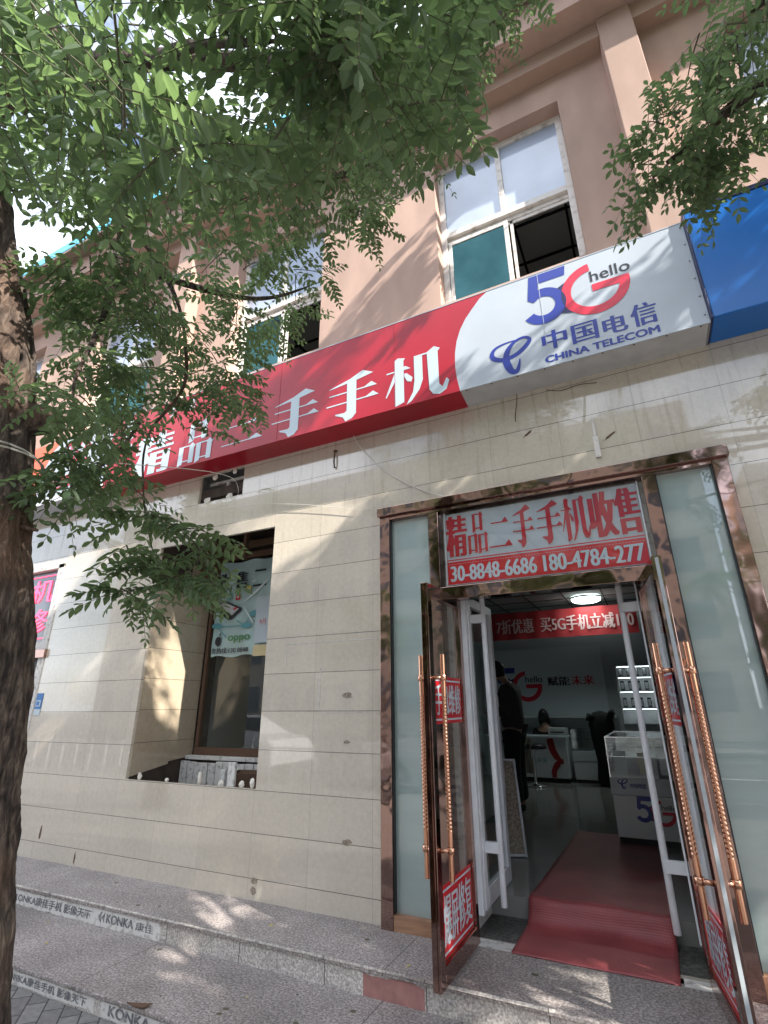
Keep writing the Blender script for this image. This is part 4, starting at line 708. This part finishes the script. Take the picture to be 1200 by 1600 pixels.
def hand(vs,es,rs,wi,p,d,side):
    # palm and five separate curled fingers; d = pointing direction
    d=Vector(d).normalized(); up=Vector((0,0,1)); s=d.cross(up).normalized()*side; q=s.cross(d).normalized(); P=Vector(p); n=len(vs)
    vs.append(P+d*.05); es.append((wi,n)); rs.append((.034,.016)); pal=n
    for k in range(4):
        b=P+d*.085+s*(.030-.020*k); L_=(.070,.078,.072,.056)[k]; i0=len(vs); c=(.45,.5,.55,.6)[k]
        vs+= [b,b+d*L_*.5-q*L_*.10,b+d*L_*.85-q*L_*c]; es+= [(pal,i0),(i0,i0+1),(i0+1,i0+2)]; rs+= [.010,.0085,.007]
    i0=len(vs); vs+=[P+d*.035+s*.042,P+d*.075+s*.052-q*.01,P+d*.10+s*.040-q*.02]; es+=[(pal,i0),(i0,i0+1),(i0+1,i0+2)]; rs+=[.012,.010,.008]
def head_parts(T,c,fwd,hair_long=False):
    c=Vector(c); f=Vector(fwd).normalized(); r=f.cross(Vector((0,0,1))).normalized(); u=r.cross(f).normalized(); mb=MB(); n=20
    vs=[]
    for j in range(13):
        ph=math.pi*j/12
        for k in range(n):
            a=2*math.pi*k/n; v=u*math.cos(ph)*.122+ r*math.sin(ph)*math.cos(a)*.082+f*math.sin(ph)*math.sin(a)*.100; back=math.sin(a)<.42 or math.cos(ph)>.45; low=math.cos(ph)<-.25 and not hair_long
            vs.append(c+v*(1.10 if back and not low else .9)+u*.012)
    mb.add(vs,[(j*n+k,j*n+(k+1)%n,(j+1)*n+(k+1)%n,(j+1)*n+k) for j in range(12) for k in range(n)],0,True)
    if hair_long: mb.tube([c-f*.05,c-f*.09-u*.12,c-f*.08-u*.26],[.10,.10,.05],12)
    build(mb,'hair','hair',T)
    e=MB()
    for sx in (-1,1): p=c+f*.090+r*sx*.032+u*.008; e.tube([p-r*.012,p+r*.012],.006,6)
    build(e,'eye','ink',T)
def man(T,o):
    # standing, seen from behind right, head bowed over a sheet held in front
    X=lambda x,y,z:(o[0]+x,o[1]+y,o[2]+z)
    f=Vector((-.75,-.15,0)).normalized()
    vs=[X(0,0,.90),X(0,0,1.05),X(-.01,0,1.22),X(-.02,0,1.38),X(-.05,-.01,1.45),X(-.09,-.015,1.52),X(-.12,-.02,1.60),
        X(.0,.17,1.36),X(-.02,.21,1.12),X(-.22,.16,1.06), X(.0,-.17,1.36),X(-.01,-.21,1.12),X(-.22,-.14,1.08),
        X(0,.10,.86),X(-.01,.11,.47),X(.02,.12,.09),X(-.15,.13,.035), X(0,-.10,.86),X(-.02,-.11,.47),X(.01,-.12,.09),X(-.16,-.13,.035)]
    es=[(0,1),(1,2),(2,3),(3,4),(4,5),(5,6),(3,7),(7,8),(8,9),(3,10),(10,11),(11,12),(0,13),(13,14),(14,15),(15,16),(0,17),(17,18),(18,19),(19,20)]
    rs=[(.10,.13),(.10,.13),(.105,.14),(.09,.15),.055,.06,(.085,.10),.05,.04,.028,.05,.04,.028,.085,.055,.04,.035,.085,.055,.04,.035]
    hand(vs,es,rs,9,vs[9],(-1,-.25,.1),1); hand(vs,es,rs,12,vs[12],(-1,.25,.1),-1)
    # face
    c=Vector(X(-.13,-.02,1.575)); hf=Vector((-.8,-.12,-.45)).normalized(); i=len(vs); vs+=[c+hf*.105-Vector((0,0,.01)),c+hf*.075-Vector((0,0,.075))]; es+=[(6,i),(6,i+1)]; rs+=[.014,.03]
    skinned('body',vs,es,rs,'skin',T)
    skinned('shirt',[X(0,0,.86),X(0,0,1.06),X(-.01,0,1.24),X(-.02,0,1.37),X(.0,.175,1.36),X(-.02,.215,1.13),X(-.16,.18,1.08),X(.0,-.175,1.36),X(-.01,-.215,1.13),X(-.14,-.17,1.09),X(-.04,-.005,1.425)],[(0,1),(1,2),(2,3),(3,4),(4,5),(5,6),(3,7),(7,8),(8,9),(3,10)],[(.155,.20),(.15,.195),(.15,.20),(.125,.19),.09,.075,.062,.09,.075,.062,.085],'shirt',T)
    skinned('trousers',[X(0,0,.98),X(0,.10,.84),X(-.01,.11,.47),X(.015,.12,.10),X(0,-.10,.84),X(-.02,-.11,.47),X(.01,-.12,.10)],[(0,1),(1,2),(2,3),(0,4),(4,5),(5,6)],[(.14,.175),.125,.095,.085,.125,.095,.085],'trouser',T)
    skinned('shoes',[X(.05,.12,.04),X(-.17,.135,.03),X(.04,-.12,.04),X(-.18,-.135,.03)],[(0,1),(2,3)],[.045,.042,.045,.042],'black',T)
    head_parts(T,c+Vector((.0,0,.01)),hf)
T=thing('person',(-1.66,3.36,.33),'man in charcoal shirt and black trousers standing head bowed just inside the doorway','person'); man(T,(-1.63,3.36,.33))
def woman(T,o):
    X=lambda x,y,z:(o[0]+x,o[1]+y,o[2]+z)
    vs=[X(0,0,.45),X(0,0,.62),X(0,-.02,.80),X(0,-.03,.95),X(0,-.04,1.02),X(0,-.07,1.10),X(0,-.09,1.17),X(-.16,-.04,.93),X(-.2,-.10,.72),X(-.12,-.27,.66),X(.16,-.04,.93),X(.2,-.10,.72),X(.12,-.27,.66)]
    es=[(0,1),(1,2),(2,3),(3,4),(4,5),(5,6),(3,7),(7,8),(8,9),(3,10),(10,11),(11,12)]; rs=[(.14,.12),(.12,.10),(.13,.10),(.12,.085),.05,.05,(.078,.09),.045,.036,.025,.045,.036,.025]
    hand(vs,es,rs,9,vs[9],(.1,-1,0),-1); hand(vs,es,rs,12,vs[12],(-.1,-1,0),1)
    skinned('body',vs,es,rs,'skin',T)
    skinned('blouse',[X(0,0,.42),X(0,0,.62),X(0,-.02,.80),X(0,-.03,.94),X(-.165,-.04,.93),X(-.205,-.10,.73),X(-.15,-.20,.68),X(.165,-.04,.93),X(.205,-.10,.73),X(.15,-.20,.68)],[(0,1),(1,2),(2,3),(3,4),(4,5),(5,6),(3,7),(7,8),(8,9)],[(.16,.14),(.14,.12),(.15,.12),(.13,.10),.062,.052,.045,.062,.052,.045],'trouser',T)
    head_parts(T,X(0,-.09,1.15),(.1,-1,-.35),True)
T=thing('person',(-1.83,6.62,.33),'long haired woman in black seated behind the reception desk','person'); woman(T,(-1.83,6.64,.16))
# ------------------------------------------------------------ street trees
CLUMPS_A=[(-0.98,-3.25,2.87,0.38,0.62),(-1.04,-3.11,3.16,0.38,0.56),(-1.02,-3.01,3.03,0.18,0.62),(-0.64,-3.08,2.9,0.28,0.68),(-0.48,-3.01,2.83,0.28,0.68),(-0.36,-2.89,2.93,0.28,0.62),(-0.4,-2.81,2.83,0.18,0.7),(-0.54,-2.95,2.79,0.2,0.7),(-0.3,-2.78,3.23,0.24,0.62),(-0.34,-2.99,2.87,0.25,0.62),(-0.68,-3.12,2.48,0.07,1.06),(-1.19,-3.11,2.93,0.28,0.62),(-1.62,-2.79,3.41,0.24,0.79),(-1.92,-2.73,3.53,0.22,0.79),(-0.79,-2.88,2.87,0.14,0.7),(-0.84,-2.67,2.99,0.14,0.79),(-0.59,-2.78,3.16,0.22,0.43),(-0.31,-2.86,2.82,0.13,0.88),(-0.2,-2.8,3.03,0.1,0.79),(-1.73,-2.63,3.24,0.28,0.79),(-1.54,-2.66,3.28,0.24,0.7),(-1.75,-2.43,3.26,0.28,0.7),(-1.38,-2.41,3.42,0.15,0.7),(-1.9,-2.51,3.14,0.2,0.7),(-1.38,-2.13,3.51,0.16,0.7),(-1.87,-2.41,3.11,0.3,0.7),(-1.12,-1.86,4.26,0.3,0.88),(-0.88,-1.77,4.53,0.42,0.97),(-0.63,-1.78,4.83,0.34,1.06),(-0.39,-1.69,5.27,0.34,1.14),(-0.11,-1.63,5.37,0.28,0.88),(-0.66,-1.46,4.88,0.16,1.14),(-1.03,-1.39,4.74,0.24,0.88),(-1.15,-1.55,4.3,0.12,0.62),(-1.27,-1.98,4.01,0.24,0.79),(-0.56,-2.2,4.37,0.38,0.88),(-1.19,-2.24,3.95,0.28,0.79),(-0.91,-2.18,4.03,0.4,0.88),(-1.56,-1.77,3.98,0.22,0.79),(-1.66,-1.56,3.89,0.26,0.88),(-1.78,-1.89,3.62,0.22,0.79),(-1.87,-2.03,3.33,0.26,0.79),(-1.82,-1.72,3.45,0.24,0.7),(-1.94,-2.1,3.14,0.32,0.7),(-1.92,-1.78,3.22,0.28,0.7),(-1.93,-2.26,2.92,0.26,0.62),(-1.71,-2.59,2.74,0.13,0.79),(-1.56,-2.65,2.42,0.14,0.88),(-1.5,-2.77,2.41,0.12,0.7),(-2.0,-1.97,2.93,0.26,0.7),(-1.96,-1.54,3.3,0.16,0.79),(-1.87,-2.24,2.58,0.18,0.79),(-1.72,-2.44,2.37,0.13,0.7),(-1.78,-2.48,2.29,0.09,0.62),(-1.85,-2.13,2.47,0.16,0.88),(-1.82,-2.14,2.28,0.13,0.97),(-1.7,-2.11,2.19,0.12,0.88),(-1.55,-2.07,2.12,0.1,0.7),(-1.63,-2.28,2.02,0.12,0.7),(-1.6,-2.22,1.96,0.1,0.7),(-1.52,-2.13,1.97,0.09,0.79),(-1.67,-2.3,1.9,0.06,0.7),(-1.67,-2.58,2.37,0.08,0.62)]
CLUMPS_B=[(0.74,-1.88,3.92,0.34,0.79),(0.75,-1.77,3.7,0.26,0.79),(0.67,-1.75,3.84,0.22,0.79),(0.6,-1.63,3.77,0.18,0.7),(0.52,-1.64,3.67,0.12,0.7),(0.71,-1.52,3.78,0.2,0.79),(0.82,-1.41,3.78,0.18,0.7),(0.42,-1.79,3.68,0.07,0.62),(0.33,-1.64,3.57,0.05,0.62),(0.42,-1.61,3.66,0.08,0.7),(0.79,-1.37,5.03,0.2,0.62),(0.59,-1.49,3.65,0.07,0.7),(0.62,-2.22,3.44,0.24,0.7)]
def fronds(mb,C,scale,leafsize,rad,n,V,F_,MI):
    # pinnate leaves on short drooping twigs around C
    C=np.array(C); nt_=max(2,n//7)
    for t in range(nt_):
        d=rng.normal(size=3); d/=np.linalg.norm(d); d[2]*=.55
        s0=C+rng.normal(size=3)*rad*.33*np.array([1,1,.75]); L_=rad*rng.uniform(.5,.9)+.04; dv=d*L_; k=7
        pts=[s0+dv*(i/(k-1))+np.array([0,0,-.30*L_*(i/(k-1))**2]) for i in range(k)]
        mb.tube([tuple(p) for p in pts],[.0035-.0003*i for i in range(k)],4,1,False)
        for i in range(k):
            side=1 if i%2 else -1; ax=dv/np.linalg.norm(dv); hz=np.cross(ax,[0,0,1.]); hz/=np.linalg.norm(hz)+1e-6
            a=ax*rng.uniform(.2,.8)+hz*side*rng.uniform(.5,1)+np.array([0,0,rng.uniform(-.55,.15)]); frond(pts[i],a/np.linalg.norm(a),rng.uniform(.13,.21)*scale,leafsize*rng.uniform(.68,1.2),V,F_,MI,mb)
TL=np.array([[0,0,0],[.22,.30,.10],[.55,.42,.13],[.85,.20,.08],[1,0,-.04],[.85,-.20,.08],[.55,-.42,.13],[.22,-.30,.10]])
def frond(p,a,L_,ls,V,F_,MI,mb):
    np_=rng.integers(4,7); s=np.linspace(.18,.93,np_); s=np.repeat(s,2); sd=np.tile([1,-1],np_); s=np.append(s,1.0); sd=np.append(sd,0)
    up=np.array([0,0,1.])+rng.normal(size=3)*.35; h=np.cross(a,up); h/=np.linalg.norm(h); nrm=np.cross(h,a)
    base=p+np.outer(s*L_,a)+np.outer((s*L_)**2*-1.6,[0,0,1]); m=len(s)
    dr=np.outer(np.where(sd==0,1,.38),a)+np.outer(sd*.9,h)+rng.normal(size=(m,3))*.13+np.array([0,0,-.30]); dr/=np.linalg.norm(dr,axis=1)[:,None]
    wd=np.cross(nrm+rng.normal(size=(m,3))*.25,dr); wd/=np.linalg.norm(wd,axis=1)[:,None]; nn=np.cross(dr,wd)
    l=ls*(1-.35*np.abs(s-.5))*rng.uniform(.85,1.1,m); wdt=l*.56
    v=base[:,None,:]+dr[:,None,:]*(TL[None,:,0]*l[:,None])[:,:,None]+wd[:,None,:]*(TL[None,:,1]*wdt[:,None])[:,:,None]+nn[:,None,:]*(TL[None,:,2]*l[:,None]*.6-(TL[None,:,0]**2*l[:,None]*.16))[:,:,None]
    V.append(v.reshape(-1,3)); F_.append(m)
    q=p+a*L_+np.array([0,0,-1.6*L_*L_]); mid=p+a*L_*.5+np.array([0,0,-.4*L_*L_]); mb.tube([tuple(p),tuple(mid),tuple(q)],[.0014,.0012,.0008],3,1,False)
def crown_mesh(name,clumps,parent,dens=520,ls=.048,scale=1.0):
    mb=MB(); V=[];F_=[];MI=[]
    for c in clumps:
        fronds(mb,c[:3],scale,ls,c[3],max(7,int(dens*c[3]**2*c[4]*(1.15-.35*c[3]) + 5)),V,F_,MI)
    off=np.array(wloc(parent)); Vl=np.concatenate(V)-off; nl=sum(F_); bv=np.array(mb.v)-off; nb=len(bv)
    verts=np.concatenate([Vl,bv]); q=np.arange(nl)[:,None]*8
    left=np.concatenate([q+0,q+1,q+2,q+3,q+4],1); right=np.concatenate([q+0,q+4,q+5,q+6,q+7],1); lf=np.concatenate([left,right]).astype(np.int32)
    bf=np.array(mb.f,dtype=np.int32)+nl*8
    me=bpy.data.meshes.new(name); me.vertices.add(len(verts)); me.vertices.foreach_set('co',verts.astype(np.float32).ravel())
    me.loops.add(lf.size+bf.size); me.polygons.add(len(lf)+len(bf)); me.loops.foreach_set('vertex_index',np.concatenate([lf.ravel(),bf.ravel()]))
    me.polygons.foreach_set('loop_start',np.concatenate([np.arange(len(lf))*5,lf.size+np.arange(len(bf))*4]).astype(np.int32))
    me.polygons.foreach_set('material_index',np.concatenate([np.zeros(len(lf)),np.ones(len(bf))]).astype(np.int32)); me.polygons.foreach_set('use_smooth',np.concatenate([np.zeros(len(lf)),np.ones(len(bf))]).astype(bool))
    me.update(calc_edges=True); me.validate(); me.materials.append(M['leaf']); me.materials.append(M['twig']); return link(name,me,parent)
def trunk_mesh(path,rad,rings=520,seg=132,disp=.013,fine=True):
    P=[Vector(p) for p in path]; Q=[];W=[]
    n=rings
    for j in range(n+1):
        t=j/n*(len(P)-1); i=min(int(t),len(P)-2); t-=i; p0=P[max(i-1,0)];p1=P[i];p2=P[i+1];p3=P[min(i+2,len(P)-1)]
        Q.append(.5*((2*p1)+(p2-p0)*t+(2*p0-5*p1+4*p2-p3)*t*t+(3*p1-p0-3*p2+p3)*t**3)); W.append(rad[i]*(1-t)+rad[i+1]*t)
    vs=[]
    for j,q in enumerate(Q):
        d=(Q[min(j+1,n)]-Q[max(j-1,0)]).normalized(); a=d.cross(Vector((0,1,0))).normalized(); b=d.cross(a)
        for k in range(seg):
            th=2*math.pi*k/seg; u=a*math.cos(th)+b*math.sin(th); r=W[j]; pp=Vector((math.cos(th)*r,math.sin(th)*r,j*.02))
            x=noise.fractal(Vector((pp.x*22,pp.y*22,q.z*2.6)),1,2.1,5); y=noise.noise(Vector((pp.x*6,pp.y*6,q.z*1.4))); rid=-abs(noise.noise(Vector((pp.x*30+.6*noise.noise(q*4),pp.y*30,q.z*3.6))))*1.8
            vs.append(q+u*(r+disp*x+.018*y*min(1,r/.12)+disp*1.3*rid))
    fs=[(i*seg+k,i*seg+(k+1)%seg,(i+1)*seg+(k+1)%seg,(i+1)*seg+k) for i in range(n) for k in range(seg)]
    return vs,fs
# ---- the near tree
T=thing('street_tree',(-1.87,-2.42,0),'large pagoda tree at the left edge with twine round its furrowed trunk','tree','pagoda trees along the kerb')
tp=[]
for z,ang in ((-.05,31.5),(.65,28.8),(1.23,26.7),(1.70,24.9),(2.19,22.7),(2.66,20.3),(3.27,15.9),(3.75,11.7),(4.4,6.5),(5.2,2)): tp.append((-2.2*math.cos(R(ang)),-3.5+2.2*math.sin(R(ang)),z))
v1,f1=trunk_mesh(tp,[.24,.195,.185,.18,.175,.175,.165,.155,.14,.12]); mb=MB(); mb.add(v1,f1,0,True)
e=Vector(tp[5])
for pth,rd in (([e+Vector((.08,.07,-.18)),e+Vector((.17,.15,-.15)),e+Vector((.225,.195,-.14))],[.07,.06,.048]),): v2,f2=trunk_mesh(pth,rd,10,24,.006); mb.add(v2,f2,0,True); mb.add(v2[-24:],[tuple(range(24))],0)
mb.tube([(tp[4][0]+.13,tp[4][1]+.08,2.10),(tp[4][0]+.205,tp[4][1]+.12,2.08)],[.012,.005],8)
build(mb,'trunk','bark',T)
mb=MB(); limbs=[
 ([(-2.12,-2.98,3.9),(-1.75,-3.0,3.75),(-1.23,-2.88,3.62),(-.89,-2.68,3.66),(-.5,-2.42,3.80),(-.2,-2.0,4.5),(-.1,-1.7,5.2)],[.075,.055,.036,.030,.025,.018,.010]),
 ([(-2.14,-3.0,4.0),(-1.9,-2.7,4.3),(-1.6,-2.2,4.45),(-1.3,-1.8,4.4),(-.95,-1.6,4.6),(-.6,-1.4,4.9)],[.07,.05,.034,.026,.018,.008]),
 ([(-2.0,-2.75,3.7),(-1.95,-2.4,3.75),(-1.9,-2.1,3.5),(-1.92,-1.95,3.1),(-1.86,-2.15,2.65),(-1.82,-2.15,2.35),(-1.62,-2.2,2.02)],[.022,.017,.012,.010,.008,.006,.003]),
 ([(-1.95,-2.2,3.6),(-1.8,-1.85,3.7),(-1.68,-1.6,3.85),(-1.4,-1.45,4.0)],[.022,.018,.012,.006]),
 ([(-1.93,-2.4,3.6),(-1.80,-2.5,3.0),(-1.66,-2.62,2.6),(-1.55,-2.66,2.42)],[.018,.014,.008,.004]),
 ([(-1.86,-2.2,2.7),(-1.75,-2.35,2.45),(-1.72,-2.46,2.30)],[.010,.007,.003]),
 ([(-1.6,-2.95,3.72),(-1.2,-3.15,3.3),(-.98,-3.2,2.95)],[.03,.02,.008]),([(-1.2,-2.86,3.62),(-.8,-3.0,3.1),(-.5,-3.0,2.85)],[.025,.016,.006]),([(-.85,-2.66,3.66),(-.5,-2.8,3.2),(-.36,-2.86,2.9)],[.022,.014,.005]),
 ([(-.6,-2.47,3.75),(-.4,-2.6,3.4),(-.25,-2.75,3.05)],[.018,.012,.005]),([(-1.5,-2.95,3.72),(-1.45,-2.7,3.3),(-1.5,-2.72,3.0)],[.022,.014,.006])]
for pth,rd in limbs: v2,f2=trunk_mesh(pth,rd,len(pth)*7,12,.004); mb.add(v2,f2,0,True)
build(mb,'limbs','bark',T)
crown_mesh('crown',CLUMPS_A,T)
# upper canopy of the same tree, above the picture, that shades the shop front
def canopy(cx,cy,cz,rx,ry,rz,n,seed,rr=(.35,.6),k=.5):
    r_=random.Random(seed); out=[]
    while len(out)<n:
        x,y,z=r_.uniform(-1,1),r_.uniform(-1,1),r_.uniform(-1,1)
        if .25<x*x+y*y+z*z<1: out.append((cx+x*rx,cy+y*ry,cz+z*rz,r_.uniform(*rr),k))
    return out
crown_mesh('upper_crown',canopy(-2.3,-5.2,6.4,2.6,1.7,1.6,34,5)+[(-2.6,-3.2,6.1,.45,.6),(-1.7,-3.7,6.2,.45,.6),(-2.7,-3.9,5.6,.45,.6)],T,420,.052,1.25)
mb=MB(); b0=Vector(tp[-1])
for c in canopy(-2.3,-5.2,6.4,2.6,1.7,1.6,34,5)[::4]+[(-2.6,-3.2,6.0),(-1.7,-3.6,6.2)]: e_=Vector(c[:3]); mb.tube([b0-Vector((0,0,.3)),b0*.55+e_*.45+Vector((0,0,.25)),e_],[.06,.035,.01],8)
build(mb,'upper_limbs','bark',T)
o=None
mb=MB()
for k,z in enumerate((2.335,2.36)):
    c=Vector(tp[4])+(Vector(tp[5])-Vector(tp[4]))*((z-2.19)/.47); pts=[(c.x+.205*math.cos(R(a)),c.y+.205*math.sin(R(a)),z+.012*math.sin(R(a)*2+k)-.02*k) for a in range(0,361,15)]; mb.tube(pts,.0035,5)
o=build(mb,'twine','cord',loc=(tp[4][0],tp[4][1],2.3)); props(o,'two loops of white twine wound round the tree trunk','twine')
cable('tree_cord',[(tp[4][0]+.19,tp[4][1]+.12,2.36),(-1.72,-1.9,2.55),(-2.4,-1.0,2.98),(-3.1,-.3,3.24),(-3.75,-.05,3.33)],.0018,'cord','white cord running from the trunk stub across to the tiled wall','cord',5)
# ---- neighbouring trees
def other_tree(x,y,h,label,clumps,dens,ls,detail=True,lean=0):
    T=thing('street_tree',(x,y,-.02),label,'tree','pagoda trees along the kerb'); v,f=trunk_mesh([(x,y,-.1),(x+.03,y,h*.25),(x+lean*.5,y+.03,h*.45),(x+lean,y+.05,h*.62)],[.20,.16,.14,.10],50,28,.012); mb=MB(); mb.add(v,f,0,True); build(mb,'trunk','bark',T)
    mb=MB(); t0=Vector((x+lean*.8,y+.04,h*.52)); r_=random.Random(int(x*10))
    for c in clumps[::3]: e=Vector(c[:3]); m_=t0*.5+e*.5+Vector((0,0,.25)); mb.tube([t0,m_,e],[.06,.035,.01],7)
    build(mb,'limbs','bark',T); crown_mesh('crown',clumps,T,dens,ls,1.2 if detail else 2.2); return T
RT=other_tree(3.6,-2.9,7,'pagoda tree beyond the right edge whose leaf sprays hang over the blue sign',CLUMPS_B,460,.046)
crown_mesh('upper_crown',canopy(4.6,-2.7,5.6,2.5,1.9,2.7,105,9,(.4,.65),.7)+[(1.3,-1.1,7.9,.28,.35),(1.75,-1.1,8.1,.3,.35),(1.0,-1.05,7.6,.2,.3),(1.55,-1.0,7.7,.2,.3),(.95,-.75,7.1,.12,.4),(1.6,-1.0,7.0,.22,.4)]+canopy(3.0,-3.3,8.0,2.4,1.3,1.0,34,12,(.4,.6),.7),RT,300,.11,1.4)  # leaf clumps added out of view to shade the tiles and dapple upper wall
other_tree(-7.6,-3.3,6.5,'pagoda tree on the kerb farther left, seen reflected in the polished tiles',canopy(-7.6,-3.6,5.0,2.4,1.9,1.6,22,21,(.4,.6)),90,.12,False)
for x,lb in ((-12,'leftmost tree across the road'),(-4,'tree across the road opposite the red sign'),(5,'tree across the road to the right')): other_tree(x,-19.3,7.5,lb,canopy(x,-19.3,5.3,2.8,2.2,2.2,22,int(x)+40,(.5,.8)),60,.2,False)
# ------------------------------------------------------------ across the road, seen only in the reflections
T=thing('office_block',(-8,-25,0),'long beige office block across the road, mirrored in the glass','building'); build(MB().box(-40,4,-36,-25,0,17),'wall','farwall',T)
mb=MB()
for i in range(20):
    for j in range(5): mb.box(-39+i*2.15,-37.6+i*2.15,-25.03,-24.98,1.2+j*3.2,2.9+j*3.2)
build(mb,'window','farglass',T); T.children[-1]['kind']='stuff'
T=thing('white_block',(16,-26,0),'pale office block across the road to the right','building'); build(MB().box(6,34,-38,-26,0,13),'wall','farwall2',T); mb=MB()
for j in range(4): mb.box(6.5,33.5,-26.03,-25.98,1.2+j*3.1,2.6+j*3.1)
build(mb,'window','farglass',T)
def car(x,y,label):
    T=thing('parked_car',(x,y,-.13),label,'car','cars parked along the kerb'); sec=[(-2.2,.35,.75),(-2.15,.32,.92),(-1.2,.30,1.0),(-.6,.30,1.42),(.7,.30,1.44),(1.5,.30,1.02),(2.1,.33,.92),(2.25,.4,.7)]
    mb=MB(); vs=[]
    for sx,zb,zt in sec:
        cab=zt>1.3; w_=.86; wt=.66 if cab else .78
        vs+=[(x+sx,y-w_,zb-.13),(x+sx,y-w_,.72-.13 if zt>.72 else zt-.13),(x+sx,y-wt,zt-.13),(x+sx,y+wt,zt-.13),(x+sx,y+w_,.72-.13 if zt>.72 else zt-.13),(x+sx,y+w_,zb-.13)]
    mb.add(vs,[(i*6+k,i*6+(k+1)%6,(i+1)*6+(k+1)%6,(i+1)*6+k) for i in range(len(sec)-1) for k in range(6)]+[tuple(range(6)),tuple(range(len(sec)*6-6,len(sec)*6))],0,False); build(mb,'body','carpaint',T,bevel=.04)
    g=MB()
    for s_ in (-1,1): g.add([(x-1.0,y+s_*.80,.93),(x+1.2,y+s_*.80,.93),(x+.6,y+s_*.70,1.24),(x-.5,y+s_*.70,1.24)],[(0,1,2,3)])
    build(g,'side_glass','carglass',T)
    for wx in (-1.35,1.4):
        for s_ in (-1,1):
            wv=MB(); wv.tube([(x+wx,y+s_*.72,.18),(x+wx,y+s_*.90,.18)],.31,20); wh=build(wv,'wheel','black',T); hv=MB(); hv.tube([(x+wx,y+s_*.89,.18),(x+wx,y+s_*.915,.18)],.19,16); build(hv,'rim','chrome',wh)
car(-10.2,-7.6,'white parked car mirrored in the left wall tiles'); car(-3.5,-7.6,'white parked car mirrored in the side glass')
mb=MB()
for i in range(80): mb.box(-30+i*.6,-29.97+i*.6,-6.5,-6.47,-.13,.75)
for z in (.1,.65): mb.box(-30,18,-6.5,-6.47,z,z+.04)
T=thing('kerb_railing',(-6,-6.5,-.13),'white metal railing along the road behind the viewer','railing'); 
o=bpy.data.objects.get('kerb_railing'); build(mb,'rails','white',o)
